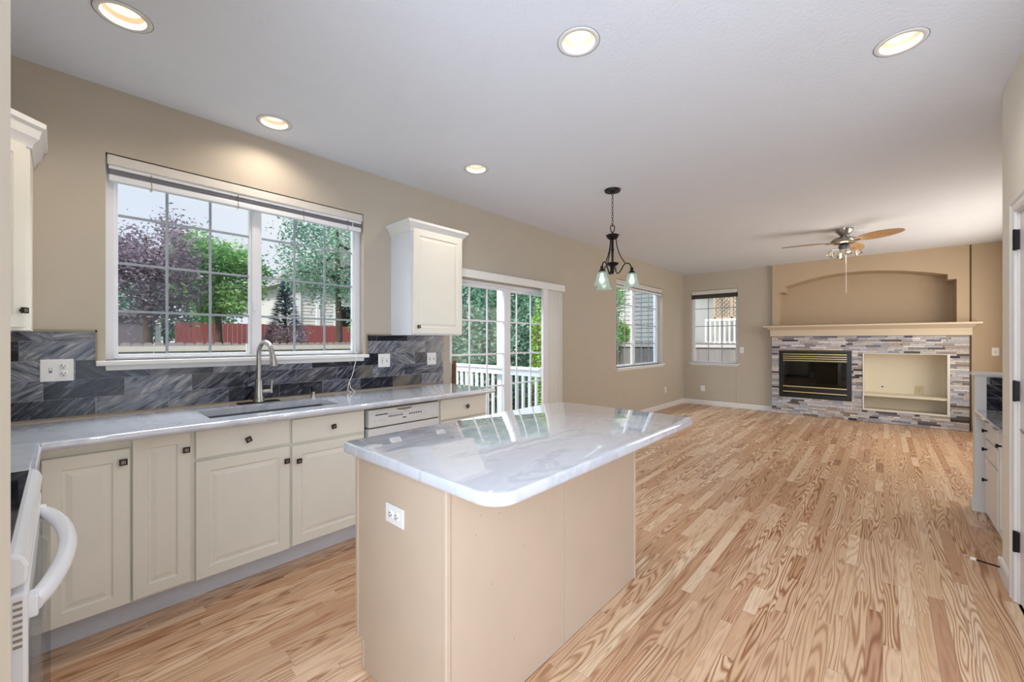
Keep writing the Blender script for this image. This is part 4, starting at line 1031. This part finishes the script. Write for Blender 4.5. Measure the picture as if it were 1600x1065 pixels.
FF2 = frame((12.5, 0, 0), (0,1,0), (-1,0,0))
fence('side_fence', FF2, -3, 9.2, GZ, 1.28, 'fence', 'pale wooden side fence seen through the living room windows')
FF3 = frame((0, 16.5, 0), (1,0,0), (0,-1,0))
fence('red_fence', FF3, 2.4, 17, GZ, 1.92, 'redfence', 'red stained wooden fence of the neighbouring yard behind the weathered fence', dog=False, rails=False)
sh_ = MB(); sh_.box(.0, 1.68, 15.6, 17, GZ, 2.0).prism([(-.1, 2.0), (1.76, 2.0), (.83, 2.25)], lambda u, z, w: (u, w, z), 15.5, 17.1); sh_ = sh_.build('garden_shed', M['greyfence'], org=(.8, 16.3, GZ)); tag(sh_, 'grey purple garden shed behind the fence at the left of the sink window', 'shed')
wp = MB(); wp.box(1.86, 1.98, 15.8, 15.92, GZ, 2.1); wp = wp.build('white_post', M['vinyl'], org=(1.92, 15.86, GZ)); tag(wp, 'white post standing between the grey shed and the red fence', 'post')

# houses
def siding_wall(m, x0, x1, y, z0, z1, n=None):
    z = z0
    while z < z1:
        m.prism([(0, z), (-.03, z), (-.008, min(z+.17, z1)), (0, min(z+.17, z1))], lambda a, b, c: (c, y+a, b), x0, x1); z += .17
hn = thing('neighbour_house', (11, 22, GZ), 'pale sided neighbouring house with a gable behind the red fence', 'house')
m = MB(); m.box(8.0, 15, 22, 28, GZ, 4.3); siding_wall(m, 8.0, 15, 22, GZ, 4.3); m.build('siding', M['siding'], hn)
m = MB(); m.prism([(7.5, 4.25), (15.5, 4.25), (11.5, 7.2), ], lambda u, z, w: (u, w, z), 21.6, 28.4); m.build('roof', M['roof'], hn)
MB().box(8.0, 8.18, 21.9, 22.02, GZ, 4.3).build('corner_board', M['vinyl'], hn)
MB().box(8.95, 9.13, 21.88, 21.99, GZ, 4.3).build('corner_board', M['vinyl'], hn)
m = MB(); m.box(9.9, 10.9, 21.93, 21.99, 1.9, 3.3); wf = m.build('window_trim', M['vinyl'], hn); MB().box(9.98, 10.82, 21.90, 21.94, 1.98, 3.22).build('window_pane', M['blackglass'], wf)
h2 = thing('grey_sided_house', (17, 8.5, GZ), 'pale grey blue sided house close behind the fence, seen through the living room window', 'house')
m = MB(); x_ = 15.5; z = GZ
while z < 3.9: m.prism([(0, z), (-.03, z), (-.008, z+.17), (0, z+.17)], lambda a, b, c: (x_+a, c, b), 5.6, 8.2); z += .17
m.box(15.5, 21, 5.6, 8.2, GZ, 3.9); m.build('siding', M['siding'], h2)
MB().prism([(5.2, 3.9), (8.6, 3.9), (6.9, 5.4)], lambda u, z, w: (w, u, z), 15.2, 21.4).build('roof', M['roof'], h2)
nd_ = thing('neighbour_deck', (16, 3.5, GZ), 'neighbouring raised deck with white railing and tan lattice screen, seen through the far window', 'deck')
MB().box(15.0, 18.5, 1.2, 4.6, 1.05, 1.18).build('platform', M['siding'], nd_)
m = MB(); m.box(15.0, 15.08, 1.2, 4.6, 2.0, 2.08).box(15.0, 15.06, 1.2, 4.6, 1.24, 1.30); m.build('rails', M['vinyl'], nd_)
yy = 1.25
while yy < 4.6: MB().box(15.01, 15.05, yy, yy+.05, 1.30, 2.0).build('baluster', M['vinyl'], nd_); yy += .15
m = MB()
for k in range(26):
    for sgn in (1, -1):
        y0_ = 3.3+.14*k-1.4; pts = []
        for tt in (0, 1):
            pts.append((y0_+sgn*tt*1.3, 2.15+tt*1.3))
        (ya, za), (yb, zb_) = pts
        # clip to y in [1.2,3.2]
        lo, hi = 3.3, 4.45
        def cl_(ya, za, yb, zb_):
            P = []
            for (p, q, r_, s_) in ((ya, za, yb, zb_),):
                d_ = r_-p; t0, t1 = 0, 1
                ta, tb_ = (lo-p)/d_, (hi-p)/d_; t0 = max(0, min(ta, tb_)); t1 = min(1, max(ta, tb_))
                return None if t0 >= t1 else (p+d_*t0, q+(s_-q)*t0, p+d_*t1, q+(s_-q)*t1)
        r_ = cl_(ya, za, yb, zb_)
        if r_: m.tube([(15.6+.02*sgn, r_[0], r_[1]), (15.6+.02*sgn, r_[2], r_[3])], .022, 4)
m.box(15.56, 15.66, 3.3, 4.45, 2.08, 2.16).box(15.56, 15.66, 3.3, 4.45, 3.44, 3.52).box(15.56, 15.66, 4.41, 4.49, 1.1, 3.5).box(15.56, 15.66, 3.86, 3.92, 2.1, 3.5)
m.build('lattice_screen', M['lattice'], nd_)
h3 = thing('white_house', (24, 5.5, GZ), 'white house wall with dark window far behind the neighbouring deck', 'house')
MB().box(22, 27, 3.6, 7.6, GZ, 4.0).build('wall', plain('cream_render', (232, 226, 222), .9), h3)
MB().prism([(3.3, 4.0), (7.9, 4.0), (5.6, 5.5)], lambda u, z, w: (w, u, z), 21.6, 27.4).build('roof', M['roof'], h3)
MB().box(21.94, 22.0, 6.35, 6.65, 1.5, 2.8).build('window', M['blackglass'], h3)

# trees
def tree(name, label, cx, cy, zc, rx, ry, rz, n, size, mat, seed, trunk=True, clumps=26, fill=.75, branches=7, cat='tree'):
    rg_ = np.random.default_rng(seed); n = int(n*2.3); size *= .62
    o = thing(name, (cx, cy, GZ), label, cat)
    cs = rg_.normal(size=(clumps, 3)); cs /= np.linalg.norm(cs, axis=1)[:, None]; cs *= (rg_.uniform(.25, 1, size=(clumps, 1))**.5)*fill
    ci = rg_.integers(0, clumps, n); pos = cs[ci] + rg_.normal(size=(n, 3))*.15
    shade = rg_.uniform(size=clumps)[ci]*.5
    pos = pos*np.array([rx, ry, rz]) + np.array([cx, cy, zc])
    pos[:, 2] = np.maximum(pos[:, 2], GZ+.05)
    d1 = rg_.normal(size=(n, 3)); d1[:, 2] *= .6; d1 /= np.linalg.norm(d1, axis=1)[:, None]
    d2 = np.cross(d1, rg_.normal(size=(n, 3))); d2 /= np.linalg.norm(d2, axis=1)[:, None]
    s = size*rg_.uniform(.6, 1.3, size=(n, 1))
    n_=n
    v = np.stack([pos-d1*s, pos+d2*s*.45, pos+d1*s, pos-d2*s*.45], 1).reshape(-1, 3) - np.array([cx, cy, GZ])
    me = bpy.data.meshes.new('foliage'); me.vertices.add(4*n); me.vertices.foreach_set('co', v.ravel().astype(np.float32))
    me.loops.add(4*n); me.loops.foreach_set('vertex_index', np.arange(4*n, dtype=np.int32))
    me.polygons.add(n); me.polygons.foreach_set('loop_start', np.arange(0, 4*n, 4, dtype=np.int32)); me.update(calc_edges=True)
    tt = np.repeat(np.clip(shade + rg_.uniform(0, .5, n), 0, 1), 4); col = np.stack([tt, tt, tt, np.ones(4*n)], 1).astype(np.float32)
    ca = me.color_attributes.new('tint', 'FLOAT_COLOR', 'CORNER'); ca.data.foreach_set('color', col.ravel())
    me.materials.append(mat); f = bpy.data.objects.new('foliage', me); COL.objects.link(f); f.parent = o
    if trunk:
        m = MB(); m.tube([(cx, cy, GZ-.05), (cx+.04, cy, (GZ+zc)/2), (cx, cy+.03, zc), (cx, cy, zc+rz*.5)], [.11, .09, .06, .02], 8)
        for k in range(branches):
            c_ = cs[k % clumps]*np.array([rx, ry, rz]); zb_ = zc - rz*.55 + rz*.12*k
            m.tube([(cx, cy, zb_), (cx+c_[0]*.45, cy+c_[1]*.45, (zb_+zc+c_[2])/2), (cx+c_[0], cy+c_[1], zc+c_[2])], [.045, .03, .012], 6)
        m.build('trunk', M['bark'], o, smooth=60)
    return o
tree('plum_tree', 'purple leaved plum tree behind the fence at the left of the sink window', 1.25, 12.0, 2.95, 1.25, 1.1, 1.40, 5200, .075, M['leaf_plum'], 1, fill=.8)
tree('maple_tree', 'bright green maple tree in the middle of the sink window view', 3.05, 14.3, 3.05, 1.5, 1.2, 1.45, 6500, .11, M['leaf_green'], 2, fill=.8)
tree('overhanging_tree', 'airy blue green tree filling the right half of the sink window', 5.2, 11.3, 3.7, 1.55, 1.1, 1.9, 4200, .075, M['leaf_teal'], 3, fill=.85, clumps=34)
tree('back_tree', 'distant green tree low behind the plum tree', 2.5, 19, 2.6, 2.6, 1.2, 1.5, 4500, .13, M['leaf_teal'], 15)
tree('young_tree', 'sparse bare twiggy shrub in front of the red fence', 4.6, 13.4, 1.3, .8, .5, .8, 700, .05, M['leaf_plum'], 13, clumps=14)
tree('lime_shrub', 'yellow green shrub by the pale sided house at the right edge of the sink window', 7.9, 14.6, 1.9, .8, .6, .6, 2000, .09, M['leaf_lime'], 14)
# spruce
so = thing('blue_spruce', (5.1, 15.0, GZ), 'conical blue spruce between the maple and the pale sided house', 'tree'); rg_ = np.random.default_rng(5)
m = MB(); m.tube([(5.1, 15.0, GZ), (5.1, 15.0, 3.5)], [.1, .02], 8); m.build('trunk', M['bark'], so)
m = MB(); m.tint = []
for k in range(4200):
    h_ = rg_.random()**1.3; r_ = (1-h_)*1.15*(rg_.uniform(.75, 1.0)); a_ = rg_.uniform(0, 2*PI); z_ = GZ+.3+h_*3.8 - r_*.15
    c_ = Vector((5.1+r_*math.cos(a_), 15.0+r_*math.sin(a_), z_)); d_ = Vector((math.cos(a_), math.sin(a_), rg_.uniform(-.2, .4)))*.13; e_ = Vector((-math.sin(a_), math.cos(a_), rg_.uniform(-.3, .3)))*.035
    m.quad(c_-d_, c_+e_, c_+d_, c_-e_); q = rg_.random(); m.tint += [(q, q, q, 1)]*4
m.build('foliage', M['leaf_blue'], so)
for i, (x_, y_, z_, rx, rz_, n_, mt_, lb) in enumerate((
    (6.9, 7.6, 2.0, 1.2, 2.3, 7500, 'leaf_teal', 'dense blue green tree filling the left panel of the sliding door'),
    (8.6, 7.7, 2.1, 1.2, 2.4, 7500, 'leaf_teal', 'blue green tree behind the porch post in the sliding door view'),
    (10.4, 7.9, 2.4, 1.2, 2.6, 6500, 'leaf_green', 'green tree seen through the right panel of the sliding door'))):
    tree('garden_tree', lb, x_, y_, z_, rx, 1.0, rz_, n_, .085, M[mt_], 20+i, fill=.85, clumps=34)
tree('climbing_vine', 'bright lime green vine climbing beside the deck, in the right door panel', 6.55, 5.25, .9, .16, .16, 1.5, 900, .05, M['leaf_lime'], 31, clumps=16, branches=3, cat='plant')
tree('garden_tree', 'leafy green tree in the left half of the living room window beside the corner', 11.6, 6.4, 2.4, .7, .6, 1.7, 3000, .08, M['leaf_green'], 32, clumps=24)
tree('lime_shrub', 'yellow green shrub behind the fence in the living room window', 13.6, 7.2, 1.6, .5, .5, .5, 900, .07, M['leaf_lime'], 33, clumps=12)
tree('hedge_tree', 'pale green tree top behind the neighbouring deck', 20, 2.8, 4.2, 1.6, 2.6, 1.0, 3200, .12, M['leaf_teal'], 34)
